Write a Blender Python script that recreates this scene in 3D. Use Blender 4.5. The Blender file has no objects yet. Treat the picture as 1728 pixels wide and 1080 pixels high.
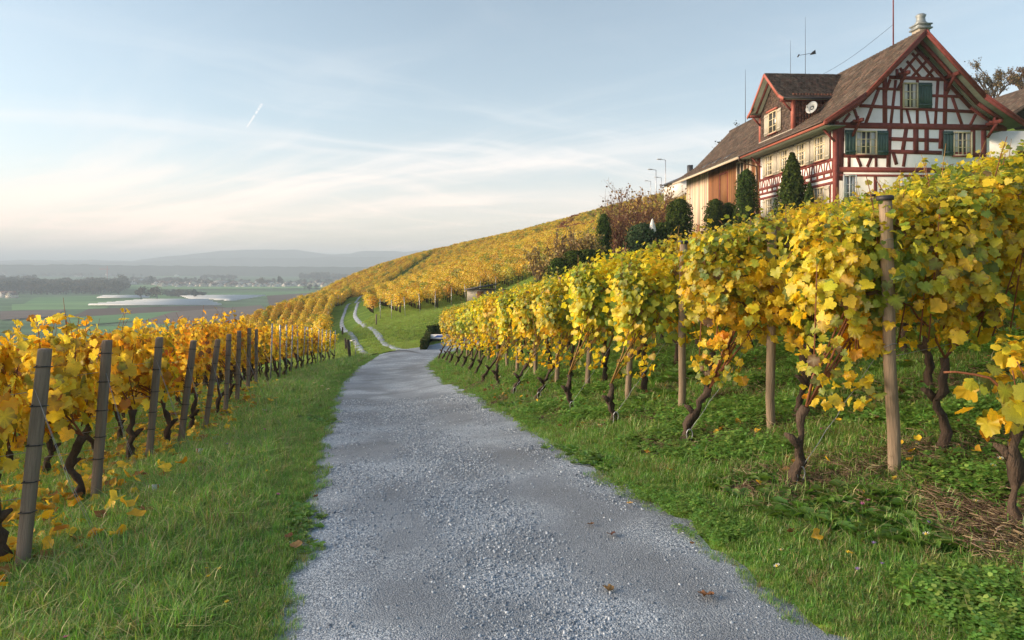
import bpy, math, random
import numpy as np
from mathutils import Matrix, Vector, Euler
R = math.radians
random.seed(7)
rng = np.random.default_rng(11)
S = bpy.context.scene
COL = S.collection

# ------------------------------------------------------------------ camera, sky, sun, exposure
EYE = 1.8                       # eye height above the gravel at the photographer's feet
FPX, CXP, HZP = 1152.0, 864.0, 447.0
cam_d = bpy.data.cameras.new('camera')
cam = bpy.data.objects.new('camera', cam_d); COL.objects.link(cam)
cam_d.sensor_width = 36.0; cam_d.lens = 24.0; cam_d.shift_y = -93.0/1728.0
cam_d.clip_start = 0.05; cam_d.clip_end = 60000
cam.location = (0, 0, EYE); cam.rotation_euler = (R(90), 0, 0)
S.camera = cam

SUN_AZ, SUN_EL = 91.0, 12.0      # degrees left of the view axis, degrees above the horizon
sun_dir = Vector((-math.sin(R(SUN_AZ))*math.cos(R(SUN_EL)), math.cos(R(SUN_AZ))*math.cos(R(SUN_EL)), math.sin(R(SUN_EL))))
sd = bpy.data.lights.new('sun', 'SUN'); sun = bpy.data.objects.new('sun', sd); COL.objects.link(sun)
sd.energy = 3.4; sd.angle = R(40.0); sd.color = (1.0, 0.75, 0.50)
sun.rotation_euler = sun_dir.to_track_quat('Z', 'Y').to_euler(); sun.location = (-60, 40, 60)

W = bpy.data.worlds.new('World'); S.world = W; W.use_nodes = True
SKY_STRENGTH = 0.114
def build_world():
    nt = W.node_tree; nt.nodes.clear(); N = nt.nodes.new; L = nt.links.new
    out = N('ShaderNodeOutputWorld'); bg = N('ShaderNodeBackground'); L(bg.outputs[0], out.inputs[0])
    sky = N('ShaderNodeTexSky'); sky.sky_type = 'NISHITA'; sky.sun_disc = False
    sky.sun_elevation = R(SUN_EL); sky.sun_rotation = R(-SUN_AZ); sky.altitude = 500
    sky.air_density = 1.0; sky.dust_density = 1.6; sky.ozone_density = 2.0
    def math_(op, a, b=None, c=None):
        n = N('ShaderNodeMath'); n.operation = op
        for i, v in enumerate((a, b, c)):
            if v is None: continue
            if isinstance(v, (int, float)): n.inputs[i].default_value = v
            else: L(v, n.inputs[i])
        return n.outputs[0]
    tc = N('ShaderNodeTexCoord'); sep = N('ShaderNodeSeparateXYZ'); L(tc.outputs['Generated'], sep.inputs[0])
    zz = math_('ADD', math_('MAXIMUM', sep.outputs[2], 0.0), 0.10)
    u = math_('DIVIDE', sep.outputs[0], zz); v = math_('DIVIDE', sep.outputs[1], zz)
    cmb = N('ShaderNodeCombineXYZ'); L(u, cmb.inputs[0]); L(v, cmb.inputs[1])
    def cirrus(rot, scx, scy, det, lo, hi, wscale, wamt, off):
        mp = N('ShaderNodeMapping'); mp.inputs['Rotation'].default_value = (0, 0, R(rot)); mp.inputs['Location'].default_value = off
        L(cmb.outputs[0], mp.inputs[0])
        wn = N('ShaderNodeTexNoise'); wn.inputs['Scale'].default_value = wscale; wn.inputs['Detail'].default_value = 3; L(mp.outputs[0], wn.inputs['Vector'])
        vm = N('ShaderNodeVectorMath'); vm.operation = 'SCALE'; vm.inputs['Scale'].default_value = wamt; L(wn.outputs['Color'], vm.inputs[0])
        va = N('ShaderNodeVectorMath'); va.operation = 'ADD'; L(mp.outputs[0], va.inputs[0]); L(vm.outputs[0], va.inputs[1])
        sc = N('ShaderNodeMapping'); sc.inputs['Scale'].default_value = (scx, scy, 1); L(va.outputs[0], sc.inputs[0])
        n = N('ShaderNodeTexNoise'); n.inputs['Scale'].default_value = 1.0; n.inputs['Detail'].default_value = det; n.inputs['Roughness'].default_value = 0.6; L(sc.outputs[0], n.inputs['Vector'])
        mr = N('ShaderNodeMapRange'); mr.interpolation_type = 'SMOOTHSTEP'; mr.inputs[1].default_value = lo; mr.inputs[2].default_value = hi; L(n.outputs[0], mr.inputs[0])
        return mr.outputs[0]
    c1 = cirrus(36, 0.22, 1.3, 9, 0.44, 0.74, 0.35, 1.5, (3.3, 5.2, 0))
    c2 = cirrus(-34, 0.38, 2.1, 10, 0.47, 0.76, 0.5, 1.4, (4.1, 2.7, 0))
    c3 = cirrus(8, 0.05, 0.45, 7, 0.40, 0.75, 0.15, 1.5, (1.6, 8.4, 0))
    tot = math_('ADD', math_('ADD', math_('MULTIPLY', c1, 0.62), math_('MULTIPLY', c2, 0.45)), math_('MULTIPLY', c3, 0.34))
    # cirrus lies in the lower half of the sky and thins out overhead
    fade = N('ShaderNodeMapRange'); fade.interpolation_type = 'SMOOTHSTEP'
    fade.inputs[1].default_value = 0.42; fade.inputs[2].default_value = 0.05; fade.inputs[3].default_value = 0.06; fade.inputs[4].default_value = 1.0
    L(sep.outputs[2], fade.inputs[0])
    fac = math_('MINIMUM', math_('ADD', math_('MULTIPLY', tot, fade.outputs[0]), math_('ADD', 0.06, math_('MULTIPLY', fade.outputs[0], 0.24))), 0.92)
    cc = N('ShaderNodeMix'); cc.data_type = 'RGBA'     # cloud: warm cream low down, white higher
    hz = N('ShaderNodeMapRange'); hz.inputs[1].default_value = 0.02; hz.inputs[2].default_value = 0.20; L(sep.outputs[2], hz.inputs[0])
    L(hz.outputs[0], cc.inputs[0]); cc.inputs[6].default_value = (5.3, 4.05, 3.25, 1); cc.inputs[7].default_value = (3.3, 3.3, 3.3, 1)
    hsv = N('ShaderNodeHueSaturation'); hsv.inputs['Hue'].default_value = 0.486; hsv.inputs['Saturation'].default_value = 0.80; hsv.inputs['Value'].default_value = 0.72; L(sky.outputs[0], hsv.inputs['Color'])
    # a short vapour trail: distance of the view direction from a segment on the sky
    def dirv(px, py): return Vector(((px-CXP)/FPX, 1.0, (HZP-py)/FPX)).normalized()
    va_, vb_ = dirv(417, 214), dirv(441, 177)
    def vmath(op, a, b):
        n = N('ShaderNodeVectorMath'); n.operation = op
        for i, v_ in enumerate((a, b)):
            if isinstance(v_, (tuple, Vector)): n.inputs[i].default_value = tuple(v_)
            else: L(v_, n.inputs[i])
        return n
    nd = vmath('NORMALIZE', tc.outputs['Generated'], (0, 0, 0)).outputs[0]
    rel = vmath('SUBTRACT', nd, va_).outputs[0]; ab = vb_-va_
    tpar = math_('DIVIDE', vmath('DOT_PRODUCT', rel, ab).outputs['Value'], ab.length_squared)
    tcl = math_('MINIMUM', math_('MAXIMUM', tpar, 0.0), 1.0)
    sc_ = N('ShaderNodeVectorMath'); sc_.operation = 'SCALE'; sc_.inputs[0].default_value = tuple(ab); L(tcl, sc_.inputs['Scale'])
    dst = vmath('DISTANCE', rel, sc_.outputs[0]).outputs['Value']
    wid_ = math_('ADD', 0.0009, math_('MULTIPLY', tcl, 0.0011))
    trail = math_('MINIMUM', math_('MAXIMUM', math_('MULTIPLY', math_('SUBTRACT', 1.0, math_('DIVIDE', dst, wid_)), 2.0), 0.0), 1.0)
    gap = math_('GREATER_THAN', math_('SINE', math_('MULTIPLY', math_('POWER', tcl, 3.0), 26.0)), -0.55)
    fac = math_('MINIMUM', math_('ADD', fac, math_('MULTIPLY', math_('MULTIPLY', trail, gap), 0.8)), 0.95)
    mx = N('ShaderNodeMix'); mx.data_type = 'RGBA'; L(fac, mx.inputs[0]); L(hsv.outputs[0], mx.inputs[6]); L(cc.outputs[2], mx.inputs[7])
    L(mx.outputs[2], bg.inputs[0]); bg.inputs[1].default_value = SKY_STRENGTH
build_world()
S.view_settings.view_transform = 'Standard'; S.view_settings.look = 'None'
S.view_settings.exposure = 1.58; S.view_settings.gamma = 1.0; S.view_settings.use_curve_mapping = False
S.render.engine = 'CYCLES'
S.cycles.use_denoising = True
try: S.cycles.denoiser = 'OPENIMAGEDENOISE'
except Exception: pass
S.cycles.denoising_prefilter = 'ACCURATE'
S.cycles.max_bounces = 8; S.cycles.diffuse_bounces = 5; S.cycles.glossy_bounces = 2; S.cycles.transmission_bounces = 5
S.cycles.transparent_max_bounces = 6; S.cycles.volume_bounces = 0
S.cycles.sample_clamp_indirect = 6.0; S.cycles.use_fast_gi = False

# ------------------------------------------------------------------ helpers
def P(px, py, d):               # a measured direction and a distance give a point of the place
    return ((px-CXP)/FPX*d, d, EYE-(py-HZP)/FPX*d)
ORD = 'zeroth first second third fourth fifth sixth seventh eighth ninth tenth eleventh twelfth thirteenth fourteenth fifteenth sixteenth seventeenth eighteenth nineteenth twentieth'.split()
TENS = {20: 'twenty', 30: 'thirty', 40: 'forty', 50: 'fifty', 60: 'sixty', 70: 'seventy', 80: 'eighty', 90: 'ninety'}
def ordw(n):
    if n <= 20: return ORD[n]
    t, o = n//10*10, n % 10
    return TENS[t]+'-'+ORD[o] if o else TENS[t][:-1]+'ieth'
def tag(o, label=None, cat=None, group=None, kind=None):
    if label: o['label'] = label
    if cat: o['category'] = cat
    if group: o['group'] = group
    if kind: o['kind'] = kind
    return o
def empty(name, loc=(0, 0, 0), rz=0.0):
    o = bpy.data.objects.new(name, None); COL.objects.link(o); o.location = loc; o.rotation_euler = (0, 0, rz); o.empty_display_size = 0.2
    return o
def np_mesh(name, V, F, col=None, smooth=False, mat=None):
    """V (n,3); F list of (m,k) int arrays or one array"""
    V = np.asarray(V, np.float32)
    if isinstance(F, np.ndarray): F = [F]
    me = bpy.data.meshes.new(name)
    me.vertices.add(len(V)); me.vertices.foreach_set('co', V.ravel())
    loops = np.concatenate([np.asarray(f, np.int32).ravel() for f in F])
    tot = np.concatenate([np.full(len(f), f.shape[1], np.int32) for f in F])
    st = np.concatenate([[0], np.cumsum(tot)[:-1]]).astype(np.int32)
    me.loops.add(len(loops)); me.loops.foreach_set('vertex_index', loops)
    me.polygons.add(len(tot)); me.polygons.foreach_set('loop_start', st); me.polygons.foreach_set('loop_total', tot)
    if smooth: me.polygons.foreach_set('use_smooth', np.ones(len(tot), bool))
    if col is not None:
        a = me.color_attributes.new('col', 'FLOAT_COLOR', 'POINT')
        c = np.ones((len(V), 4), np.float32); c[:, :3] = col
        a.data.foreach_set('color', c.ravel())
    me.update(calc_edges=True)
    if mat: me.materials.append(mat)
    return me
def link(name, me, parent=None, loc=None):
    o = bpy.data.objects.new(name, me); COL.objects.link(o)
    if parent: o.parent = parent
    if loc is not None: o.location = loc
    return o
class G:
    """collects solids into one mesh"""
    def __init__(s): s.v = []; s.f = {}; s.c = []; s.n = 0
    def add(s, V, F, col=(1, 1, 1)):
        V = np.asarray(V, float)
        for f in F: s.f.setdefault(len(f), []).append([i+s.n for i in f])
        s.v.append(V); s.n += len(V)
        c = np.asarray(col, float)
        s.c.append(np.broadcast_to(c, (len(V), 3)) if c.ndim == 1 else c)
        return s
    BF = [(0, 3, 2, 1), (4, 5, 6, 7), (0, 1, 5, 4), (1, 2, 6, 5), (2, 3, 7, 6), (3, 0, 4, 7)]
    def box(s, x0, x1, y0, y1, z0, z1, col=(1, 1, 1)):
        return s.add([(x0, y0, z0), (x1, y0, z0), (x1, y1, z0), (x0, y1, z0), (x0, y0, z1), (x1, y0, z1), (x1, y1, z1), (x0, y1, z1)], s.BF, col)
    def beam(s, a, b, w, h, up=(0, 0, 1), col=(1, 1, 1), taper=1.0):
        a = np.array(a, float); b = np.array(b, float); d = b-a; d /= np.linalg.norm(d)
        up = np.array(up, float); sx = np.cross(d, up)
        if np.linalg.norm(sx) < 1e-6: sx = np.cross(d, (1, 0, 0))
        sx /= np.linalg.norm(sx); sy = np.cross(sx, d)
        V = []
        for p, k in ((a, 1), (b, taper)):
            for ux, uy in ((-1, -1), (1, -1), (1, 1), (-1, 1)): V.append(p+sx*ux*w/2*k+sy*uy*h/2*k)
        return s.add(V, s.BF, col)
    def tube(s, pts, rad, n=6, col=(1, 1, 1), cap=True):
        pts = np.asarray(pts, float); m = len(pts)
        rad = np.broadcast_to(np.asarray(rad, float), (m,)) if np.ndim(rad) < 2 else rad
        tan = np.gradient(pts, axis=0); tan /= np.maximum(np.linalg.norm(tan, axis=1), 1e-9)[:, None]
        ref = np.array((0.31, 0.87, 0.38)) if abs(tan[0][2]) > .7 else np.array((0, 0, 1.0))
        A = np.cross(tan, ref); A /= np.maximum(np.linalg.norm(A, axis=1), 1e-9)[:, None]; B = np.cross(tan, A)
        th = np.arange(n)/n*2*math.pi
        if np.ndim(rad) < 2: rr = np.repeat(rad[:, None], n, 1)
        else: rr = rad
        V = (pts[:, None]+rr[:, :, None]*(np.cos(th)[None, :, None]*A[:, None]+np.sin(th)[None, :, None]*B[:, None])).reshape(-1, 3)
        F = [(i*n+j, i*n+(j+1) % n, (i+1)*n+(j+1) % n, (i+1)*n+j) for i in range(m-1) for j in range(n)]
        if cap: F += [tuple(range(n))[::-1], tuple((m-1)*n+j for j in range(n))]
        return s.add(V, F, col)
    def poly(s, pts2, y0, y1, axis='y', col=(1, 1, 1)):
        """extrude a polygon given in the other two axes"""
        n = len(pts2); V = []
        for t in (y0, y1):
            for a, b in pts2: V.append({'y': (a, t, b), 'x': (t, a, b), 'z': (a, b, t)}[axis])
        F = [tuple(range(n)), tuple(range(2*n-1, n-1, -1))]+[(i, i+n, (i+1) % n+n, (i+1) % n) for i in range(n)]
        return s.add(V, F, col)
    def mesh(s, name, mat, smooth=False):
        return np_mesh(name, np.concatenate(s.v), [np.array(v, np.int32) for v in s.f.values()], np.concatenate(s.c), smooth, mat)
    def build(s, name, mat, parent=None, loc=None, smooth=False):
        return link(name, s.mesh(name, mat, smooth), parent, loc)

# ------------------------------------------------------------------ materials
def new_mat(name):
    m = bpy.data.materials.new(name); m.use_nodes = True; nt = m.node_tree; nt.nodes.clear()
    out = nt.nodes.new('ShaderNodeOutputMaterial')
    return m, nt, nt.nodes.new, nt.links.new, out
def ramp(N, L, src, stops):
    r = N('ShaderNodeValToRGB'); e = r.color_ramp.elements
    while len(e) < len(stops): e.new(0.5)
    for i, (p, c) in enumerate(stops): e[i].position = p; e[i].color = (*c, 1)
    L(src, r.inputs[0]); return r.outputs[0]
def simple(name, rgb, rough=0.7, var=0.25, scale=6.0, bump=0.0, bscale=40.0, stretch=(1, 1, 1), attr=False, metal=0.0, spec=0.35, dark=None):
    """base colour broken up by two noises, optional fine relief; attr multiplies the 'col' attribute"""
    m, nt, N, L, out = new_mat(name)
    b = N('ShaderNodeBsdfPrincipled'); L(b.outputs[0], out.inputs[0])
    b.inputs['Roughness'].default_value = rough; b.inputs['Metallic'].default_value = metal; b.inputs['Specular IOR Level'].default_value = spec
    tc = N('ShaderNodeTexCoord'); mp = N('ShaderNodeMapping'); mp.inputs['Scale'].default_value = stretch; L(tc.outputs['Object'], mp.inputs[0])
    n1 = N('ShaderNodeTexNoise'); n1.inputs['Scale'].default_value = scale; n1.inputs['Detail'].default_value = 6; n1.inputs['Roughness'].default_value = .65; L(mp.outputs[0], n1.inputs['Vector'])
    d = dark if dark else tuple(c*(1-var) for c in rgb); l = tuple(min(1, c*(1+var*.8)) for c in rgb)
    c = ramp(N, L, n1.outputs[0], [(0.28, d), (0.5, rgb), (0.75, l)])
    if attr:
        at = N('ShaderNodeAttribute'); at.attribute_name = 'col'
        mx = N('ShaderNodeMix'); mx.data_type = 'RGBA'; mx.blend_type = 'MULTIPLY'; mx.inputs[0].default_value = 1; L(c, mx.inputs[6]); L(at.outputs['Color'], mx.inputs[7]); c = mx.outputs[2]
    L(c, b.inputs['Base Color'])
    if bump:
        n2 = N('ShaderNodeTexNoise'); n2.inputs['Scale'].default_value = bscale; n2.inputs['Detail'].default_value = 5; L(mp.outputs[0], n2.inputs['Vector'])
        bp = N('ShaderNodeBump'); bp.inputs['Strength'].default_value = bump; bp.inputs['Distance'].default_value = 0.02; L(n2.outputs[0], bp.inputs['Height']); L(bp.outputs[0], b.inputs['Normal'])
    return m
def leafmat(name, trans=0.56, gloss=0.022, val=0.16, rnd=0.12, objrnd=True, warm=(1.15, 1.0, 0.75), spots=0.0):
    """thin leaf: 'col' attribute, per-plant and within-leaf variation, light passing through"""
    m, nt, N, L, out = new_mat(name)
    at = N('ShaderNodeAttribute'); at.attribute_name = 'col'
    tc = N('ShaderNodeTexCoord'); n1 = N('ShaderNodeTexNoise'); n1.inputs['Scale'].default_value = 16; n1.inputs['Detail'].default_value = 4; L(tc.outputs['Object'], n1.inputs['Vector'])
    hs = N('ShaderNodeHueSaturation'); L(at.outputs['Color'], hs.inputs['Color'])
    mr = N('ShaderNodeMapRange'); mr.inputs[1].default_value = .25; mr.inputs[2].default_value = .75; mr.inputs[3].default_value = 1-val; mr.inputs[4].default_value = 1+val; L(n1.outputs[0], mr.inputs[0])
    oi = N('ShaderNodeObjectInfo')
    m2 = N('ShaderNodeMapRange'); m2.inputs[3].default_value = 1-rnd; m2.inputs[4].default_value = 1+rnd; L(oi.outputs['Random'], m2.inputs[0])
    mu = N('ShaderNodeMath'); mu.operation = 'MULTIPLY'; L(mr.outputs[0], mu.inputs[0]); L(m2.outputs[0], mu.inputs[1]); L(mu.outputs[0], hs.inputs['Value'])
    m3 = N('ShaderNodeMapRange'); m3.inputs[3].default_value = .485; m3.inputs[4].default_value = .515; L(oi.outputs['Random'], m3.inputs[0])
    if objrnd: L(m3.outputs[0], hs.inputs['Hue'])
    sp_ = N('ShaderNodeTexNoise'); sp_.inputs['Scale'].default_value = 42; sp_.inputs['Detail'].default_value = 5; sp_.inputs['Roughness'].default_value = .7; L(tc.outputs['Object'], sp_.inputs['Vector'])
    sm_ = N('ShaderNodeMapRange'); sm_.interpolation_type = 'SMOOTHSTEP'; sm_.inputs[1].default_value = .60; sm_.inputs[2].default_value = .70; sm_.inputs[4].default_value = spots; L(sp_.outputs[0], sm_.inputs[0])
    hx = N('ShaderNodeMix'); hx.data_type = 'RGBA'; L(sm_.outputs[0], hx.inputs[0]); L(hs.outputs[0], hx.inputs[6]); hx.inputs[7].default_value = (.20, .11, .045, 1)
    class _o: outputs = [hx.outputs[2]]
    hs = _o
    df = N('ShaderNodeBsdfDiffuse'); L(hs.outputs[0], df.inputs[0])
    tr = N('ShaderNodeBsdfTranslucent')
    tw = N('ShaderNodeMix'); tw.data_type = 'RGBA'; tw.blend_type = 'MULTIPLY'; tw.inputs[0].default_value = 1; tw.inputs[7].default_value = (*warm, 1); L(hs.outputs[0], tw.inputs[6]); L(tw.outputs[2], tr.inputs[0])
    mx = N('ShaderNodeMixShader'); mx.inputs[0].default_value = trans; L(df.outputs[0], mx.inputs[1]); L(tr.outputs[0], mx.inputs[2])
    gl = N('ShaderNodeBsdfGlossy'); gl.inputs['Roughness'].default_value = .45; gl.inputs[0].default_value = (1, 1, 1, 1)
    m4 = N('ShaderNodeMixShader'); m4.inputs[0].default_value = gloss; L(mx.outputs[0], m4.inputs[1]); L(gl.outputs[0], m4.inputs[2]); L(m4.outputs[0], out.inputs[0])
    return m
M = {}
M['leaf'] = leafmat('vine_leaf', spots=.75); M['leaf_far'] = leafmat('vine_leaf_far', trans=.4, gloss=.03, rnd=.16)
M['grass'] = leafmat('grass_blade', trans=.4, gloss=.04, rnd=.28, warm=(1.1, 1.05, .6))
M['ever'] = leafmat('evergreen', trans=.25, gloss=.0, rnd=.1)
M['dry'] = leafmat('dry_leaf', trans=.2, gloss=.02, rnd=.3)
M['bark'] = simple('vine_bark', (.075, .052, .038), .9, .55, 14, .9, 60, (1, 1, .35))
M['cane'] = simple('vine_cane', (.20, .075, .035), .6, .4, 20, .2, 80)
M['shoot'] = simple('vine_shoot', (.30, .17, .05), .6, .4, 14, .2, 80)
M['post_r'] = simple('round_post_wood', (.29, .22, .155), .85, .45, 5, .6, 30, (3, 3, .25))
M['post_l'] = simple('grey_post_wood', (.22, .178, .145), .9, .4, 5, .6, 34, (4, 4, .25))
M['steel'] = simple('galvanised_steel', (.42, .44, .47), .45, .25, 12, .1, 60, metal=.75)
M['wire'] = simple('steel_wire', (.34, .35, .37), .45, .3, 12, metal=.6)
M['darkwire'] = simple('dark_wire', (.03, .03, .032), .5, .3, 12)
M['cap'] = simple('post_cap', (.035, .035, .04), .5, .3, 12, .2)
M['plate'] = simple('anchor_plate', (.55, .56, .57), .55, .3, 9, .1)
M['redpaint'] = simple('red_paint', (.45, .08, .05), .6, .4, 9)
M['timber'] = simple('red_timber', (.20, .050, .042), .75, .35, 4, .35, 24)
M['plaster'] = simple('white_plaster', (.90, .90, .89), .85, .13, .9, .25, 50)
M['green'] = simple('green_shutter', (.055, .105, .10), .6, .25, 3, .15, 30)
M['cream'] = simple('cream_paint', (.46, .43, .36), .6, .18, 4, .15, 30)
M['winframe'] = simple('window_frame', (.62, .55, .38), .55, .15, 4)
M['soffit'] = simple('soffit_board', (.19, .21, .18), .8, .25, 3, .3, 20, (1, .2, 1))
M['fascia'] = simple('fascia_red', (.40, .12, .085), .6, .25, 3, .2)
M['barn'] = simple('barn_board', (.22, .10, .040), .85, .45, 3, .5, 20, (5, 5, .2), attr=True)
M['barnpale'] = simple('pale_board', (.58, .47, .36), .85, .22, 3, .4, 20, (5, 5, .2), attr=True)
M['shingle'] = simple('dormer_shingle', (.085, .06, .05), .9, .5, 5, .5, 20, attr=True)
M['tile'] = simple('roof_tile', (.080, .060, .050), .9, .6, 1.3, .4, 16, attr=True)
M['metal'] = simple('dark_metal', (.06, .06, .065), .5, .3, 6, metal=.4)
M['gutter'] = simple('gutter_metal', (.10, .075, .065), .5, .3, 6, metal=.4)
M['dish'] = simple('dish_grey', (.40, .44, .46), .5, .12, 5)
M['stone'] = simple('pale_stone', (.42, .38, .32), .9, .3, 5, .4, 20)
M['zinc'] = simple('zinc_cap', (.26, .29, .30), .5, .3, 5, metal=.3)
M['curtain'] = simple('curtain_cloth', (.55, .55, .55), .9, .3, 3, stretch=(6, 6, .3))
M['white'] = simple('white_paint', (.72, .72, .70), .6, .15, 3)
M['blue'] = simple('blue_paint', (.03, .08, .30), .5, .2, 3)
def glass():
    m, nt, N, L, out = new_mat('window_glass')
    b = N('ShaderNodeBsdfPrincipled'); b.inputs['Base Color'].default_value = (.045, .05, .055, 1); b.inputs['Roughness'].default_value = .05; b.inputs['Specular IOR Level'].default_value = .9
    L(b.outputs[0], out.inputs[0]); return m
M['glass'] = glass()

# ------------------------------------------------------------------ the lie of the land
right_rows = [(1706, 900, 3.9), (1330, 812, 4.95), (1150, 748, 6.4), (1030, 717, 7.9), (958, 690, 9.3), (904, 673, 10.8), (864, 660, 12.3), (837, 648, 13.8),
              (813, 638, 15.4), (802, 629, 17.0), (791, 625, 18.6), (779, 619, 20.2), (768, 617, 21.8), (757, 613, 23.5), (752, 609, 25.2), (745, 608, 27.0), (740, 607.5, 28.8)]
left_rows = [(35, 972, 4.5), (160, 855, 6.2), (250, 780, 8.0), (303, 762, 9.3), (345, 733, 10.7), (380, 702, 12.2), (400, 682, 13.7), (418, 661, 15.6), (432, 651, 17.6),
             (456, 649, 19.4), (472, 644, 20.9), (483, 635, 22.4), (491, 633, 23.8), (503, 628, 25.3), (511, 626, 26.8), (520, 622, 28.3), (527, 621, 29.8), (535, 619, 31.3),
             (542, 617, 32.8), (548, 615, 34.3), (556, 613, 35.8), (564, 612.5, 37.2)]
RR = [P(*a) for a in right_rows]; LR = [P(*a) for a in left_rows]
_ry = [-3, 0, 3.3, 4.5, 5.76, 8.4, 12.6, 19.3, 26, 31.5, 35.0]
_rl = [-.2, -.65, -1.11, -1.41, -1.70, -2.36, -3.36, -4.86, -5.88, -6.3, -6.5]
_rr = [2.7, 2.05, 1.53, 1.20, .80, .26, -.50, -2.06, -3.2, -3.4, -3.0]
_rd = [1.8, 1.8, 1.80, 1.80, 1.80, 2.17, 2.74, 3.42, 3.9, 4.2, 4.4]
road_y = np.linspace(-3, 35, 90)          # measured edges, eased so that no kink is left between the readings
def _ease(v):
    a = np.interp(road_y, _ry, v)
    for _ in range(10): a[1:-1] = .25*a[:-2]+.5*a[1:-1]+.25*a[2:]
    return a
road_l, road_r, road_d = _ease(_rl), _ease(_rr), _ease(_rd)
track = [(672, 600, 32), (628, 584, 42), (601, 562, 58), (588, 541, 78), (591, 525, 97), (605, 512.5, 117), (626, 501, 142)]
TR = [P(*a) for a in track]
ctrl = []
for y, l, r, d in list(zip(road_y, road_l, road_r, road_d))[::7]: ctrl += [(l, y, EYE-d), (r, y, EYE-d)]
ctrl += RR+LR+TR
for x, y, z in RR[1:]:
    ctrl += [(x+2.2, y, z+.47), (x+7, y, z+1.68)]
for x, y, z in LR[::2]:
    ctrl += [(x-3, y, z-.6), (x-10, y, z-2.3)]
ctrl += [P(*a) for a in [(715, 589, 33), (735, 580, 38), (745, 573, 44), (690, 578, 40), (640, 537, 60), (616, 535, 72), (675, 541, 54), (736, 524, 60), (800, 508, 62), (870, 490, 64), (700, 558, 46),
                         (592, 605, 33), (583, 580, 45), (578, 563, 55), (700, 484, 100), (760, 458, 130)]]
# ground lies about 1.9 m under the canopy line seen against the valley and the sky
for px, py, d in [(430, 525, 100), (480, 507, 130), (560, 478, 190), (640, 455, 225), (700, 440, 250), (742, 428, 285), (765, 424, 250), (850, 400, 225), (930, 377, 200), (1010, 352, 172), (1060, 338, 160), (1110, 331, 150), (1160, 330, 142)]:
    x, y, z = P(px, py, d); ctrl.append((x, y, z-1.9))
for px, d, z in [(430, 160, -16), (480, 210, -18), (560, 280, -17), (640, 320, -15), (700, 340, -12), (742, 380, -6), (850, 330, 6), (1010, 260, 18), (300, 120, -22), (200, 80, -20), (100, 60, -18)]:
    ctrl.append(((px-CXP)/FPX*d, d, z))
ctrl += [(18.96, 40, 4.0), (28, 39, 4.3), (17.4, 68, 4.0), (27, 68, 4.8), (23, 55, 4.3), (13, 44, 2.6), (6.4, 48, 2.5), (11.7, 48, 3.0), (3, 45, 1.5), (2, 38, -.9), (10, 36, 1.2), (16, 34, 2.6),
         (40, 40, 9), (60, 40, 16), (62, 88, 21), (42, 90, 15.5), (80, 88, 26), (100, 150, 31), (30, 100, 11.5), (30, 20, 6.0), (30, 0, 7), (12, 0, 2.9), (12, -6, 2.9), (-8, -4, -1.7), (-30, 0, -7.5), (-60, 20, -16), (-120, 40, -34),
         (-200, 60, -56), (-200, 200, -60), (-110, 250, -40), (-60, 400, -50), (60, 450, -10), (200, 320, 34), (200, 100, 52), (120, 220, 34), (-260, -20, -60), (-300, 300, -70), (-160, 450, -75), (120, -20, 32)]
ctrl = np.array(ctrl, float)
def tps_fit(c, lam=0.02):
    n = len(c); d = np.linalg.norm(c[:, None, :2]-c[None, :, :2], axis=2)
    K = np.where(d > 0, d*d*np.log(np.maximum(d, 1e-9)), 0); K += np.eye(n)*lam
    Pm = np.c_[np.ones(n), c[:, :2]]; A = np.zeros((n+3, n+3)); A[:n, :n] = K; A[:n, n:] = Pm; A[n:, :n] = Pm.T
    return np.linalg.solve(A, np.r_[c[:, 2], 0, 0, 0])
TW = tps_fit(ctrl, 3.0)
VALLEY = -45.0
def ground(x, y):
    x = np.asarray(x, float); y = np.asarray(y, float); sh = np.broadcast(x, y).shape
    xf = np.broadcast_to(x, sh).ravel(); yf = np.broadcast_to(y, sh).ravel(); o = np.empty(len(xf))
    for i in range(0, len(xf), 20000):
        d2 = (xf[i:i+20000, None]-ctrl[None, :, 0])**2+(yf[i:i+20000, None]-ctrl[None, :, 1])**2
        o[i:i+20000] = (0.5*d2*np.log(np.maximum(d2, 1e-12)))@TW[:-3]+TW[-3]+TW[-2]*xf[i:i+20000]+TW[-1]*yf[i:i+20000]
    return o.reshape(sh)
def gz(x, y): return float(ground(x, y))
RR = [(x, y, gz(x, y)) for x, y, z in RR]; LR = [(x, y, gz(x, y)) for x, y, z in LR]
def road_edges(y): return np.interp(y, road_y, road_l), np.interp(y, road_y, road_r)
def wob(y, s):   # ragged verge
    return .03*np.sin(y*1.1+s)+.03*np.sin(y*3.9+2.1*s)+.035*np.sin(y*8.3+s*3.3)+.025*np.sin(y*17+s)
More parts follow.
